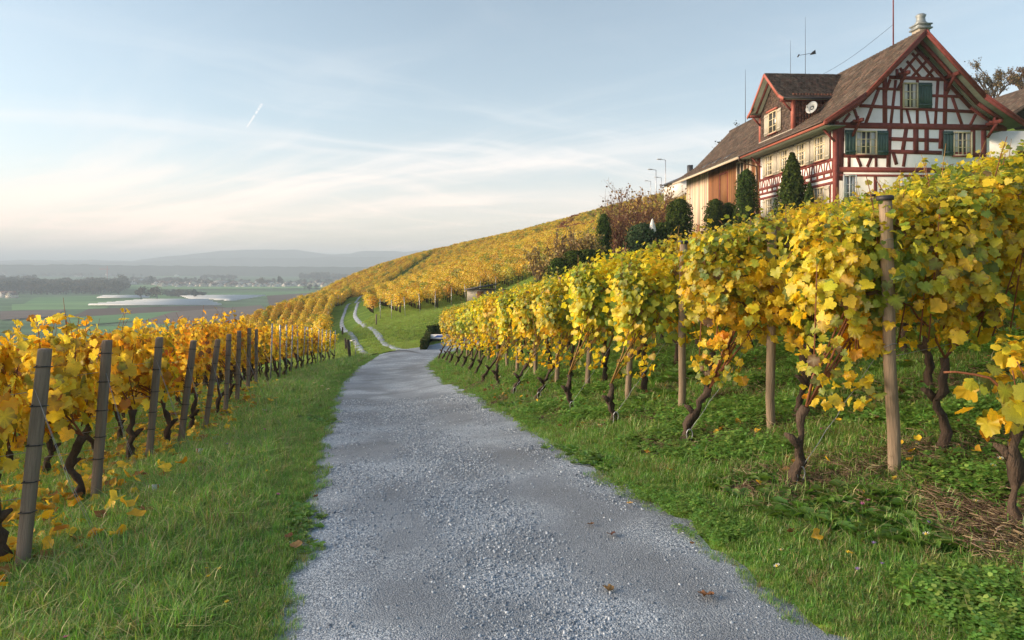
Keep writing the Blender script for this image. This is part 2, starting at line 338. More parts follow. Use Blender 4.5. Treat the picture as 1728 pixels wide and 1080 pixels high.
# ------------------------------------------------------------------ terrain, road, valley
def ground_material():
    m, nt, N, L, out = new_mat('turf')
    b = N('ShaderNodeBsdfPrincipled'); L(b.outputs[0], out.inputs[0]); b.inputs['Roughness'].default_value = .95; b.inputs['Specular IOR Level'].default_value = .1
    g = N('ShaderNodeNewGeometry')
    def nz(sc, det=5):
        n = N('ShaderNodeTexNoise'); n.inputs['Scale'].default_value = sc; n.inputs['Detail'].default_value = det; L(g.outputs['Position'], n.inputs['Vector']); return n.outputs[0]
    big = ramp(N, L, nz(.35), [(.3, (.07, .14, .022)), (.5, (.105, .19, .033)), (.72, (.17, .25, .05))])
    fine = ramp(N, L, nz(9.0, 8), [(.3, (.45, .45, .4)), (.5, (.95, .95, .9)), (.7, (1.5, 1.4, 1.2))])
    mx = N('ShaderNodeMix'); mx.data_type = 'RGBA'; mx.blend_type = 'MULTIPLY'; mx.inputs[0].default_value = 1; L(big, mx.inputs[6]); L(fine, mx.inputs[7])
    soil = ramp(N, L, nz(24, 8), [(.3, (.05, .033, .022)), (.5, (.105, .072, .05)), (.7, (.19, .14, .10))])
    at = N('ShaderNodeAttribute'); at.attribute_name = 'col'; sp = N('ShaderNodeSeparateColor'); L(at.outputs['Color'], sp.inputs[0])
    ad = N('ShaderNodeMath'); ad.operation = 'ADD'; L(sp.outputs[0], ad.inputs[0]); L(nz(3.0, 6), ad.inputs[1])
    mr = N('ShaderNodeMapRange'); mr.interpolation_type = 'SMOOTHSTEP'; mr.inputs[1].default_value = .78; mr.inputs[2].default_value = 1.05; L(ad.outputs[0], mr.inputs[0])
    m2 = N('ShaderNodeMix'); m2.data_type = 'RGBA'; L(mr.outputs[0], m2.inputs[0]); L(mx.outputs[2], m2.inputs[6]); L(soil, m2.inputs[7]); L(m2.outputs[2], b.inputs['Base Color'])
    bp = N('ShaderNodeBump'); bp.inputs['Strength'].default_value = .8; bp.inputs['Distance'].default_value = .08; L(nz(14, 8), bp.inputs['Height']); L(bp.outputs[0], b.inputs['Normal'])
    return m
def gravel_material():
    m, nt, N, L, out = new_mat('gravel_surface')
    b = N('ShaderNodeBsdfPrincipled'); L(b.outputs[0], out.inputs[0]); b.inputs['Roughness'].default_value = .8; b.inputs['Specular IOR Level'].default_value = .3
    g = N('ShaderNodeNewGeometry')
    def vor(sc):
        v = N('ShaderNodeTexVoronoi'); v.inputs['Scale'].default_value = sc; L(g.outputs['Position'], v.inputs['Vector']); return v
    def nz(sc, det=5):
        n = N('ShaderNodeTexNoise'); n.inputs['Scale'].default_value = sc; n.inputs['Detail'].default_value = det; L(g.outputs['Position'], n.inputs['Vector']); return n.outputs[0]
    v1 = vor(110); v2 = vor(200)
    sp = N('ShaderNodeSeparateColor'); L(v1.outputs['Color'], sp.inputs[0])
    stones = ramp(N, L, sp.outputs[0], [(.0, (.125, .155, .20)), (.35, (.245, .30, .375)), (.7, (.375, .445, .53)), (1.0, (.60, .67, .75))])
    sp2 = N('ShaderNodeSeparateColor'); L(v2.outputs['Color'], sp2.inputs[0])
    fines = ramp(N, L, sp2.outputs[0], [(.0, (.14, .17, .21)), (.6, (.225, .265, .32)), (1.0, (.37, .42, .485))])
    ad = N('ShaderNodeMath'); ad.operation = 'ADD'; L(nz(1.1, 6), ad.inputs[0]); L(nz(.35, 3), ad.inputs[1])
    at = N('ShaderNodeAttribute'); at.attribute_name = 'col'; ad2 = N('ShaderNodeMath'); ad2.operation = 'MULTIPLY_ADD'; L(at.outputs['Fac'], ad2.inputs[0]); ad2.inputs[1].default_value = .10; L(ad.outputs[0], ad2.inputs[2])
    mk = N('ShaderNodeMapRange'); mk.interpolation_type = 'SMOOTHSTEP'; mk.inputs[1].default_value = .90; mk.inputs[2].default_value = 1.16; L(ad2.outputs[0], mk.inputs[0])
    mx = N('ShaderNodeMix'); mx.data_type = 'RGBA'; L(mk.outputs[0], mx.inputs[0]); L(stones, mx.inputs[6]); L(fines, mx.inputs[7])
    dirt = ramp(N, L, nz(.8, 6), [(.35, (.78, .77, .76)), (.55, (1, 1, 1)), (.7, (1.1, 1.1, 1.1))])
    m2 = N('ShaderNodeMix'); m2.data_type = 'RGBA'; m2.blend_type = 'MULTIPLY'; m2.inputs[0].default_value = 1; L(mx.outputs[2], m2.inputs[6]); L(dirt, m2.inputs[7]); L(m2.outputs[2], b.inputs['Base Color'])
    bp = N('ShaderNodeBump'); bp.inputs['Strength'].default_value = .6; bp.inputs['Distance'].default_value = .012; bp.invert = True; L(v1.outputs['Distance'], bp.inputs['Height']); L(bp.outputs[0], b.inputs['Normal'])
    return m
M['turf'] = ground_material(); M['gravel'] = gravel_material()

def soil_amount(x, y):
    s = np.zeros(np.shape(x))
    for (rx, ry, rz) in RR[:9]:
        s = np.maximum(s, np.where(x > rx-.45, .62*np.exp(-((y-ry)/.36)**2), 0))
    for (rx, ry, rz) in LR[:9]:
        s = np.maximum(s, np.where(x < rx+.1, .30*np.exp(-((y-ry)/.35)**2), 0))
    return s
def terrain():
    ys = [-6.0]
    while ys[-1] < 520: ys.append(ys[-1]+max(.16, .16+.030*max(0, ys[-1]-6)))
    t = np.linspace(-1, 1, 330); xs = -1.5+np.sinh(t*5.6)/np.sinh(5.6)*330
    X, Y = np.meshgrid(xs, np.array(ys)); Z = ground(X, Y)
    lo, hi = road_edges(Y)
    fade = np.clip((40-Y)/10, 0, 1)
    off = np.maximum(np.maximum(lo-X, X-hi), 0)
    Z += .030*fade*np.clip(off/.5, 0, 1)*(np.sin(X*5.1+Y*2.3)*np.cos(Y*4.3-X*1.7)+.6*np.sin(X*11+1.3)*np.sin(Y*9.2))
    Z -= .05*fade*((off <= 0) & (Y < 34))      # the road bed lies under the gravel sheet
    ny, nx = X.shape
    idx = np.arange(ny*nx).reshape(ny, nx)
    F = np.stack([idx[:-1, :-1], idx[:-1, 1:], idx[1:, 1:], idx[1:, :-1]], -1).reshape(-1, 4)
    c = np.zeros((ny*nx, 3)); c[:, 0] = soil_amount(X.ravel(), Y.ravel())
    me = np_mesh('ground', np.stack([X, Y, Z], -1).reshape(-1, 3), F, c, True, M['turf'])
    tag(link('ground', me), kind='structure')
terrain()
def ribbon(name, L_, R_, lift, nx=14, noise=True):
    """a sheet between two edge polylines (xy arrays), draped on the ground"""
    L_ = np.asarray(L_); R_ = np.asarray(R_); t = np.linspace(0, 1, nx)
    XY = L_[:, None]*(1-t)[None, :, None]+R_[:, None]*t[None, :, None]
    Z = ground(XY[..., 0], XY[..., 1])+lift
    crown = -0.045*(np.abs(t-.5)*2)**6
    Z = Z+crown[None, :]
    if noise: Z += .003*np.sin(XY[..., 0]*7.3+1)*np.sin(XY[..., 1]*3.1)
    n = len(L_); idx = np.arange(n*nx).reshape(n, nx)
    F = np.stack([idx[:-1, :-1], idx[:-1, 1:], idx[1:, 1:], idx[1:, :-1]], -1).reshape(-1, 4)
    wh = np.zeros((n, nx)) + (np.exp(-((t-.27)/.10)**2)+np.exp(-((t-.75)/.10)**2))[None, :] if name == 'gravel_road' else np.full((n, nx), .2)
    me = np_mesh(name, np.concatenate([XY, Z[..., None]], -1).reshape(-1, 3), F, np.repeat(wh.reshape(-1, 1), 3, 1), True, M['gravel'])
    return tag(link(name, me), kind='structure')
yy = np.linspace(-3, 35, 400)
lo, hi = road_edges(yy)
ribbon('gravel_road', np.c_[lo-.05+wob(yy, 1), yy], np.c_[hi+.05+wob(yy, 4), yy], .02, 22)
def polyl(pts, n):
    pts = np.array(pts, float); s = np.r_[0, np.cumsum(np.linalg.norm(np.diff(pts[:, :2], axis=0), axis=1))]
    # smooth by Catmull-Rom through the points
    out = []
    for q in np.linspace(0, s[-1], n):
        i = min(np.searchsorted(s, q, 'right')-1, len(pts)-2); t = (q-s[i])/(s[i+1]-s[i])
        p0, p1, p2, p3 = pts[max(i-1, 0), :2], pts[i, :2], pts[i+1, :2], pts[min(i+2, len(pts)-1), :2]
        out.append(.5*((2*p1)+(-p0+p2)*t+(2*p0-5*p1+4*p2-p3)*t*t+(-p0+3*p1-3*p2+p3)*t**3))
    return np.array(out)
TRL = polyl(TR, 160)
for _ in range(60): TRL[1:-1] = .25*TRL[:-2]+.5*TRL[1:-1]+.25*TRL[2:]
tn = np.gradient(TRL, axis=0); tn /= np.linalg.norm(tn, axis=1)[:, None]; nn = np.c_[tn[:, 1], -tn[:, 0]]
q = np.arange(160)
for nm, o in (('wheel_track', -.78), ('wheel_track', .78)):
    w = .21+.03*np.sin(q*.9+o)+.02*np.sin(q*2.7)
    o_ = o*(1+np.clip(1-q/30, 0, 1)*.05)
    k0 = 4; ribbon(nm, (TRL+nn*(o_-w)[:, None])[k0:], (TRL+nn*(o_+w)[:, None])[k0:], .05+.004*(o > 0), 6)
# branch to the hedged place on the right of the junction
dv = np.array([(-5.2, 33.2), (-3.4, 34.6), (-1.8, 36.6), (.6, 38.6), (4.5, 40.2)])
DL = polyl(dv, 60); dt = np.gradient(DL, axis=0); dt /= np.linalg.norm(dt, axis=1)[:, None]; dn = np.c_[dt[:, 1], -dt[:, 0]]
ribbon('driveway', DL-dn*2.5, DL+dn*2.1, .055, 16)

def floor_sheet(name, pts, mat, z):
    g = G(); n = len(pts); g.add([(x, y, z) for x, y in pts], [tuple(range(n))]); o = g.build(name, mat); tag(o, kind='structure'); return o
def vfield(name, rgb, var=.25):
    m, nt, N, L, out = new_mat(name)
    b = N('ShaderNodeBsdfPrincipled'); L(b.outputs[0], out.inputs[0]); b.inputs['Roughness'].default_value = 1; b.inputs['Specular IOR Level'].default_value = 0
    g = N('ShaderNodeNewGeometry'); mp = N('ShaderNodeMapping'); mp.inputs['Scale'].default_value = (.004, .02, 1); L(g.outputs['Position'], mp.inputs[0])
    n = N('ShaderNodeTexNoise'); n.inputs['Scale'].default_value = 1.6; n.inputs['Detail'].default_value = 7; L(mp.outputs[0], n.inputs['Vector'])
    L(ramp(N, L, n.outputs[0], [(.3, tuple(c*(1-var) for c in rgb)), (.55, rgb), (.75, tuple(c*(1+var) for c in rgb))]), b.inputs['Base Color'])
    return m
M['vfloor'] = vfield('valley_meadow', (.11, .19, .10), .4); M['vgreen'] = vfield('meadow_green', (.13, .26, .11)); M['vpale'] = vfield('meadow_pale', (.18, .32, .14)); M['vbrown'] = vfield('ploughed', (.12, .09, .075)); M['vgrey'] = vfield('bare_field', (.17, .14, .12))
def VP(px, py, lift=0.0):       # a point of the valley floor
    d = FPX*(EYE-VALLEY-lift)/(py-HZP); return ((px-CXP)/FPX*d, d)
g = G(); g.add([(-16000, -400, VALLEY), (16000, -400, VALLEY), (16000, 24000, VALLEY), (-16000, 24000, VALLEY)], [(0, 1, 2, 3)])
tag(g.build('valley_floor', M['vfloor']), kind='structure')
fields = [('vgreen', [(60, 502), (620, 489), (640, 496), (40, 513)]), ('vpale', [(20, 514), (190, 508), (180, 522), (20, 524)]), ('vgreen', [(190, 500), (480, 499), (500, 503), (150, 506)]),
          ('vbrown', [(150, 522), (360, 516), (400, 523), (120, 536)]), ('vgreen', [(120, 537), (300, 526), (340, 535), (110, 552)]), ('vgrey', [(290, 528), (440, 516), (470, 540), (200, 556)]),
          ('vbrown', [(450, 500), (600, 490), (640, 505), (455, 520)]), ('vgreen', [(100, 556), (300, 548), (320, 580), (80, 600)]), ('vgrey', [(0, 527), (110, 524), (90, 536), (0, 542)]),
          ('vpale', [(280, 463.5), (560, 461), (580, 465), (260, 468)]), ('vgreen', [(0, 460), (180, 458.5), (170, 462), (0, 465)]), ('vgrey', [(560, 470), (640, 466), (650, 472), (560, 478)]), ('vpale', [(210, 482.5), (640, 480.5), (640, 487), (215, 490)])]
for i, (mm, pts) in enumerate(fields):
    floor_sheet('field', [VP(px, py) for px, py in pts][::-1], M[mm], VALLEY+.25+.12*i)
# ---- low hills closing the valley
def hill(name, ridge, d, depth, mat, base=VALLEY-2):
    """ridge: (px, py) skyline points at distance d; falls away before and behind with a wooded, uneven back"""
    pxs = np.linspace(ridge[0][0], ridge[-1][0], 260); pys = np.interp(pxs, [r[0] for r in ridge], [r[1] for r in ridge])
    zs = EYE+(HZP-pys)/FPX*d
    zs = zs+np.array([(.6*math.sin(i*.7)+.5*math.sin(i*1.9+1)+.4*random.uniform(-1, 1))*d*.0006 for i in range(260)])
    xs = (pxs-CXP)/FPX*d
    rows = []
    for k, (t, hgt) in enumerate([(-1, 0), (-.8, .18), (-.6, .42), (-.4, .65), (-.2, .86), (0, 1), (.35, .8), (1, 0)]):
        wig = np.array([math.sin(i*.21+k*1.7)*.06+math.sin(i*.083+k)*.06 for i in range(260)])*(0 if hgt in (0, 1) else 1)
        rows.append(np.c_[xs, np.full(260, d)+t*depth, base+(zs-base)*np.clip(hgt+wig, 0, 1)])
    V = np.concatenate(rows); idx = np.arange(len(V)).reshape(len(rows), 260)
    F = np.stack([idx[:-1, :-1], idx[:-1, 1:], idx[1:, 1:], idx[1:, :-1]], -1).reshape(-1, 4)
    return tag(link(name, np_mesh(name, V, F, None, True, mat)), kind='structure')
M['hillwood'] = vfield('wooded_hill', (.045, .065, .035), .5)
hill('hill', [(-900, 436), (-300, 440), (-60, 441), (40, 439), (120, 438.5), (220, 440), (300, 431), (370, 423.5), (440, 420.5), (500, 422), (548, 428.5), (590, 428.5), (605, 424.5), (650, 423), (690, 424.5), (730, 421), (800, 419), (1300, 428), (2400, 436)], 5400, 700, M['hillwood'])
hill('hill', [(-600, 444), (150, 443), (260, 441), (330, 436), (420, 434.5), (500, 436), (560, 433), (640, 434), (720, 432), (900, 431), (1600, 440)], 4700, 480, M['hillwood'])
hill('hill', [(-700, 446), (0, 446.5), (60, 447), (140, 446), (190, 447.5), (300, 448.5), (500, 450), (800, 452)], 3000, 250, M['hillwood'])

# ------------------------------------------------------------------ scattered stuff
def scatter(name, protos, pts, rot, scl, idx, kind='stuff', parent=None):
    """one object that instances small prototype meshes on points"""
    pc = bpy.data.collections.new(name+'_pieces')
    for i, (me) in enumerate(protos):
        pc.objects.link(bpy.data.objects.new('%s_piece_%02d' % (name, i), me))
    n = len(pts); me = bpy.data.meshes.new(name); me.vertices.add(n); me.vertices.foreach_set('co', np.asarray(pts, np.float32).ravel())
    a = me.attributes.new('rot', 'FLOAT_VECTOR', 'POINT'); a.data.foreach_set('vector', np.asarray(rot, np.float32).ravel())
    s = np.asarray(scl, np.float32); s = np.repeat(s[:, None], 3, 1) if s.ndim == 1 else s
    a = me.attributes.new('scl', 'FLOAT_VECTOR', 'POINT'); a.data.foreach_set('vector', s.ravel())
    a = me.attributes.new('pick', 'INT', 'POINT'); a.data.foreach_set('value', np.asarray(idx, np.int32))
    o = link(name, me, parent)
    ng = bpy.data.node_groups.new(name+'_scatter', 'GeometryNodeTree')
    ng.interface.new_socket('Geometry', in_out='INPUT', socket_type='NodeSocketGeometry'); ng.interface.new_socket('Geometry', in_out='OUTPUT', socket_type='NodeSocketGeometry')
    N = ng.nodes.new; L = ng.links.new
    gi = N('NodeGroupInput'); go = N('NodeGroupOutput'); iop = N('GeometryNodeInstanceOnPoints'); ci = N('GeometryNodeCollectionInfo')
    ci.inputs['Collection'].default_value = pc; ci.inputs['Separate Children'].default_value = True; ci.inputs['Reset Children'].default_value = True
    def na(nm, ty):
        k = N('GeometryNodeInputNamedAttribute'); k.data_type = ty; k.inputs['Name'].default_value = nm; return k.outputs[0]
    L(gi.outputs[0], iop.inputs['Points']); L(ci.outputs[0], iop.inputs['Instance']); iop.inputs['Pick Instance'].default_value = True
    L(na('pick', 'INT'), iop.inputs['Instance Index']); L(na('rot', 'FLOAT_VECTOR'), iop.inputs['Rotation']); L(na('scl', 'FLOAT_VECTOR'), iop.inputs['Scale'])
    L(iop.outputs[0], go.inputs[0])
    md = o.modifiers.new('scatter', 'NODES'); md.node_group = ng
    if kind: o['kind'] = kind
    return o
# ------------------------------------------------------------------ leaves
half = [(0, .03), (.15, -.16), (.36, -.15), (.44, -.04), (.54, .10), (.48, .20), (.61, .38), (.57, .49), (.46, .53), (.35, .62), (.30, .78), (.16, .84), (.07, .97), (0, 1.0)]
O0 = np.array(half+[(-a, b) for a, b in half[-2:0:-1]])                     # five-lobed vine leaf
O1 = np.array([(0, .04), (.30, -.15), (.50, .10), (.56, .45), (.26, .66), (0, 1.0), (-.26, .66), (-.56, .45), (-.50, .10), (-.30, -.15)])
O2 = np.array([(0, -.05), (.5, .25), (.32, .75), (0, 1), (-.32, .75), (-.5, .25)])
def template(O, center):
    V = np.vstack([[center], O]); n = len(O); F = np.array([(0, 1+i, 1+(i+1) % n) for i in range(n)], np.int32); return V, F
TPL = {0: template(O0, (0, .30)), 1: template(O1, (0, .32)), 2: (O2, np.array([(0, 1, 2, 3), (0, 3, 4, 5)], np.int32))}
def frames(pos, nrm, r, spin=.6):
    n = nrm/np.linalg.norm(nrm, axis=1)[:, None]
    dn = np.tile([0, 0, -1.0], (len(pos), 1))+r.normal(0, spin, (len(pos), 3))
    t = dn-(dn*n).sum(1)[:, None]*n; t /= np.maximum(np.linalg.norm(t, axis=1), 1e-6)[:, None]
    return np.cross(t, n), t, n
def leaf_cloud(pos, nrm, size, cols, lod, r, edge=None, spin=.6):
    """one array of leaf shapes: positions, normals, sizes, colours"""
    T, F = TPL[lod]; m = len(T); n = len(pos)
    s, t, nn_ = frames(pos, nrm, r, spin)
    bend = r.uniform(-.3, 1.0, n); fold = r.uniform(-.8, .6, n); curl = r.normal(0, .35, n)
    x = T[:, 0][None]*r.uniform(.88, 1.1, n)[:, None]; y = (T[:, 1]-.0)[None]*np.ones((n, 1))
    z = fold[:, None]*np.abs(x)*.6-bend[:, None]*(y-.3)**2*.6+curl[:, None]*x*y
    if lod < 2: z = z+r.normal(0, .06, z.shape); x = x+r.normal(0, .035, z.shape); y = y+r.normal(0, .035, z.shape)
    V = pos[:, None]+size[:, None, None]*(x[..., None]*s[:, None]+y[..., None]*t[:, None]+z[..., None]*nn_[:, None])
    FF = (F[None]+(np.arange(n)*m)[:, None, None]).reshape(-1, F.shape[1])
    C = np.repeat(cols[:, None], m, 1)
    if lod < 2:
        C = C*r.uniform(.9, 1.1, C.shape[:2])[..., None]
        if edge is not None:      # browned rims on part of the leaves
            k = (r.uniform(0, 1, n) < edge)
            br = np.array((.17, .09, .04)); w = r.uniform(0, .9, (n, m-1))*k[:, None]
            C[:, 1:] = C[:, 1:]*(1-w[..., None])+br*w[..., None]
        C[:, 0] = C[:, 0]*.88+np.array((.02, .05, .0))
    return V.reshape(-1, 3), FF, C.reshape(-1, 3)
def pick(r, pal, n):
    w = np.array([p[0] for p in pal], float); k = r.choice(len(pal), n, p=w/w.sum()); c = np.array([p[1] for p in pal])[k]
    return c*r.uniform(.82, 1.15, (n, 1))*r.uniform(.93, 1.07, (n, 3))
PAL_R = [(32, (.88, .73, .05)), (28, (.72, .66, .06)), (20, (.48, .54, .07)), (6, (.22, .32, .06)), (10, (.90, .64, .04)), (4, (.20, .28, .12)), (5, (.17, .10, .05)), (2, (.55, .56, .2))]
PAL_RG = [(26, (.86, .70, .04)), (28, (.66, .63, .055)), (22, (.42, .49, .06)), (9, (.20, .30, .06)), (5, (.86, .62, .04)), (6, (.19, .27, .12)), (4, (.17, .10, .05))]
PAL_G = [(3, (.46, .53, .06)), (3, (.32, .42, .06)), (1.5, (.20, .31, .06)), (3, (.62, .62, .06)), (1, (.32, .42, .17)), (.7, (.22, .14, .07))]
PAL_L = [(40, (.94, .66, .04)), (32, (.92, .74, .08)), (9, (.93, .50, .03)), (9, (.50, .42, .05)), (4, (.32, .34, .08)), (6, (.55, .24, .03)), (2, (.25, .12, .05))]
PAL_M = [(34, (.70, .50, .05)), (30, (.62, .49, .06)), (12, (.70, .44, .05)), (14, (.46, .44, .07)), (4, (.30, .32, .06)), (4, (.40, .24, .07))]

def vine_points(r, n, Lx, zlo, zhi, thick, slope, end=False, x0=-.1, ragged=.0):
    """leaf positions and normals: leaves hang along upright shoots, thickest on the two faces and the crest"""
    ns = max(6, int(Lx*15)); per = int(n*.62/ns)
    sx = r.uniform(x0, x0+Lx, ns); sy = r.normal(0, thick*.5, ns); top = zhi+r.normal(0, .10, ns)-ragged*r.uniform(0, .3, ns)
    lx = r.normal(0, .10, ns); ly = r.normal(0, .16, ns)
    pos = []
    for k in range(ns):
        t = np.sort(r.uniform(0, 1, per)); h = zlo+(top[k]-zlo)*t+r.normal(0, .02, per)
        side = np.where(r.uniform(0, 1, per) < .5, -1, 1)
        pos.append(np.c_[sx[k]+lx[k]*t+r.normal(0, .06, per), sy[k]+ly[k]*t+side*(r.uniform(.03, .14, per)), h])
    m = n-per*ns
    fx = r.uniform(x0, x0+Lx, m); fz = zlo+.08+(zhi-zlo)*np.sqrt(r.uniform(0.02, 1, m)); side = np.where(r.uniform(0, 1, m) < .5, -1, 1)
    prof = np.sin(np.clip((fz-zlo)/(zhi-zlo), 0, 1)*math.pi*.78+.45)
    pos.append(np.c_[fx, side*thick*(.45+.75*r.uniform(0, 1, m))*np.maximum(prof, .35), fz])
    p = np.concatenate(pos)
    # clumps: pull leaves off thin places
    cl = np.sin(p[:, 0]*7.3+3*p[:, 2]+r.uniform(0, 6))*np.sin(p[:, 2]*6.1+r.uniform(0, 6))+.35*r.normal(0, 1, len(p))
    low = (p[:, 2]-zlo)/(zhi-zlo)
    p = p[(cl > -.85) & ~((low < .22) & (r.uniform(0, 1, len(p)) < .55))]
    k = len(p); sgn = np.sign(p[:, 1]+r.normal(0, .05, k))
    top_ = np.clip((p[:, 2]-zhi+.3)/.4, 0, 1)
    nrm = np.c_[r.normal(0, .45, k), sgn*(1-.5*top_)+r.normal(0, .35, k), .35+.6*top_+r.normal(0, .35, k)]
    if end: nrm[:, 0] -= np.where(p[:, 0] < x0+.35, 1.1*(1 if x0 < 0 else 1), 0)
    p[:, 2] += slope*p[:, 0]
    return p, nrm
def tall_shoots(r, gcane, Lx, zhi, slope, n, hgt, thick=.12, lean=.25):
    pos, nrm, siz = [], [], []
    for k in range(n):
        x = r.uniform(0, Lx); y = r.normal(0, thick); h = r.uniform(.4, 1)*hgt; a = r.normal(0, lean); b = r.normal(0, lean)
        t = np.linspace(0, 1, 5); pts = np.c_[x+a*t**1.6*h, y+b*t**1.6*h, zhi-.25+slope*x+(h+.25)*t-.10*h*t**3]
        gcane.tube(pts, np.linspace(.006, .0022, 5), 4)
        for j in range(r.integers(2, 7)):
            q = r.uniform(.3, 1); i = min(int(q*4), 3); f = q*4-i
            pos.append(pts[i]*(1-f)+pts[i+1]*f+r.normal(0, .02, 3)); nrm.append(r.normal(0, .6, 3)+(0, 0, .6)); siz.append(r.uniform(.035, .075))
    return np.array(pos).reshape(-1, 3), np.array(nrm).reshape(-1, 3), np.array(siz)
def gnarly(r, pts, r0, r1, n=8, steps=12):
    """a twisted, lumpy old stem along a few way points"""
    pts = np.array(pts, float); s = np.linspace(0, len(pts)-1, steps); Pq = np.stack([np.interp(s, range(len(pts)), pts[:, k]) for k in range(3)], 1)
    Pq[1:-1] += r.normal(0, r0*.30, (steps-2, 3))*(1, 1, .4)
    base = np.linspace(r0, r1, steps)*(1+.22*r.normal(0, 1, steps)); base[0] *= 1.25; base[-1] *= 1.15
    rad = base[:, None]*(1+.22*np.sin(np.arange(n)[None]*2.4+np.arange(steps)[:, None]*.7)+.10*r.normal(0, 1, (steps, n)))
    return Pq, np.maximum(rad, r1*.5)

def vine_parts(r, side, lod, kind, n, size, pal, zlo=.72, zhi=1.85, Lx=1.25, thick=.20, shoots=3, shoot_h=.45, edge=.18):
    """meshes of one vine in its own frame (x runs along the row, away from the road)"""
    slope = .235 if side == 'r' else -.22
    gt = G(); gc = G()
    hd = .58+r.uniform(-.06, .08)
    if kind == 'end' and side == 'r':
        lean = r.uniform(.0, .38); w = [(0, 0, -.08), (.03, r.normal(0, .02), .12), (lean*.5, r.normal(0, .03), hd*.55), (lean, 0, hd*.95)]
    else:
        w = [(0, 0, -.08), (r.normal(0, .03), r.normal(0, .02), .2), (r.normal(0, .05), r.normal(0, .03), hd*.65), (r.normal(.03, .06), 0, hd+.08)]
    Pq, rad = gnarly(r, w, .038, .028, 8, 12); gt.tube(Pq, rad, 8)
    if lod < 2:
        k = Pq[7]; gt.tube([k, k+np.array((-.05, .02, .06)), k+np.array((-.09, .03, .08))], [.032, .028, .012], 6)
    top = Pq[-1]
    nb = 5 if kind == 'end' else 3
    for k in range(nb):
        ex = top[0]+r.uniform(.25, .75)*(1 if kind == 'end' or k else -1); ez = zlo+.25+r.uniform(0, .3)+slope*ex; ey = r.normal(0, .07)
        t = np.linspace(0, 1, 6)[:, None]; pts = top*(1-t)+np.array((ex, ey, ez))*t; pts[:, 2] += np.sin(t[:, 0]*math.pi)*.05; pts[1:-1] += r.normal(0, .012, (4, 3))
        gc.tube(pts, np.linspace(.010, .006, 6), 5)
    if lod < 2:
        for k in range(9):          # upright shoots inside the leaf wall
            x = r.uniform(0, Lx); a = r.normal(0, .12); t = np.linspace(0, 1, 5)
            gc.tube(np.c_[x+a*t, r.normal(0, .06)+r.normal(0, .15)*t, zlo+slope*x+(zhi-zlo)*t*r.uniform(.7, 1.05)], np.linspace(.006, .003, 5), 4)
    pos, nrm = vine_points(r, n, Lx, zlo, zhi, thick, slope, end=(kind == 'end'), x0=((.05 if side == 'r' else -.05) if kind == 'end' else -.15))
    if kind == 'end' and side == 'r':          # the leaf wall tapers towards the road: its lower edge climbs to the row end
        hgt = pos[:, 2]-slope*pos[:, 0]; keep = hgt > zlo+(.62-pos[:, 0])*.75+r.normal(0, .10, len(pos)); pos, nrm = pos[keep], nrm[keep]
    sz = np.where(r.uniform(0, 1, len(pos)) < .25, r.uniform(.45, .75, len(pos)), r.uniform(.7, 1.2, len(pos)))*size
    hrel = (pos[:, 2]-slope*pos[:, 0]-zlo)/(zhi-zlo); sz = sz*np.interp(hrel, [.6, 1.0, 1.15], [1, .72, .55])
    if side == 'r':            # young leaves crowding the crest
        m = n//5; q = np.c_[r.uniform(.0 if kind != 'end' else .15, Lx, m), r.normal(0, thick*.75, m), zhi+r.normal(.0, .09, m)]; q[:, 2] += slope*q[:, 0]-.25*np.abs(q[:, 1])
        pos = np.r_[pos, q]; nrm = np.r_[nrm, np.c_[r.normal(0, .5, m), r.normal(-.2, .6, m), r.uniform(.2, 1.2, m)]]; sz = np.r_[sz, r.uniform(.035, .065, m)*size/.09]
    if kind == 'end' and side == 'r':          # leaves hanging on the low canes at the end of the row
        m = max(8, n//26); q = np.c_[r.uniform(.10, .55, m), r.normal(0, .10, m), r.uniform(zlo-.22, zlo+.25, m)]
        pos = np.r_[pos, q]; nrm = np.r_[nrm, np.c_[r.normal(-.6, .5, m), r.normal(-.4, .6, m), r.normal(.5, .4, m)]]; sz = np.r_[sz, r.uniform(.5, 1.0, m)*size]
    p2, n2, s2 = tall_shoots(r, gc, Lx, zhi, slope, shoots, shoot_h)
    cols = pick(r, pal, len(pos))
    if side == 'r':            # green and turned leaves come in patches, one shoot beside the next
        v_ = np.sin(pos[:, 0]*4.2+r.uniform(0, 6))*np.sin(pos[:, 2]*3.6+r.uniform(0, 6))+.5*np.sin(pos[:, 0]*9+pos[:, 2]*5+r.uniform(0, 6))+.45*r.normal(0, 1, len(pos))
        gm = v_ > .28; cols[gm] = pick(r, PAL_G, gm.sum()); ym = v_ < -.5; cols[ym] = pick(r, PAL_R[:2]+PAL_R[4:5], ym.sum())
    else:
        v_ = np.sin(pos[:, 0]*4.2+r.uniform(0, 6))*np.sin(pos[:, 2]*3.6+r.uniform(0, 6))+.4*r.normal(0, 1, len(pos)); om = v_ > 1.0; cols[om] = pick(r, [(2, (.88, .40, .025)), (1, (.74, .30, .03)), (1, (.55, .42, .06))], om.sum())
    # lower leaves have turned further than the crest
    if side == 'r':
        lowm = (pos[:, 2]-slope*pos[:, 0] < zlo+.35) & (r.uniform(0, 1, len(pos)) < .38); cols[lowm] = pick(r, [(3, (.92, .64, .03)), (3, (.88, .70, .05)), (1, (.9, .48, .03))], lowm.sum())
    c2 = pick(r, [(1, (.62, .56, .12)), (1, (.55, .50, .06))] if side == 'r' else pal, len(p2))
    pos = np.r_[pos, p2]; nrm = np.r_[nrm, n2]; sz = np.r_[sz, s2*(1 if side == 'r' else 1.5)]; cols = np.r_[cols, c2]
    return gt, gc, pos, nrm, sz, cols
def foliage_mesh(name, r, pos, nrm, sz, cols, lod, edge, mat):
    V, F, C = leaf_cloud(pos, nrm, sz, cols, lod, r, edge); return np_mesh(name, V, F, C, True, mat)

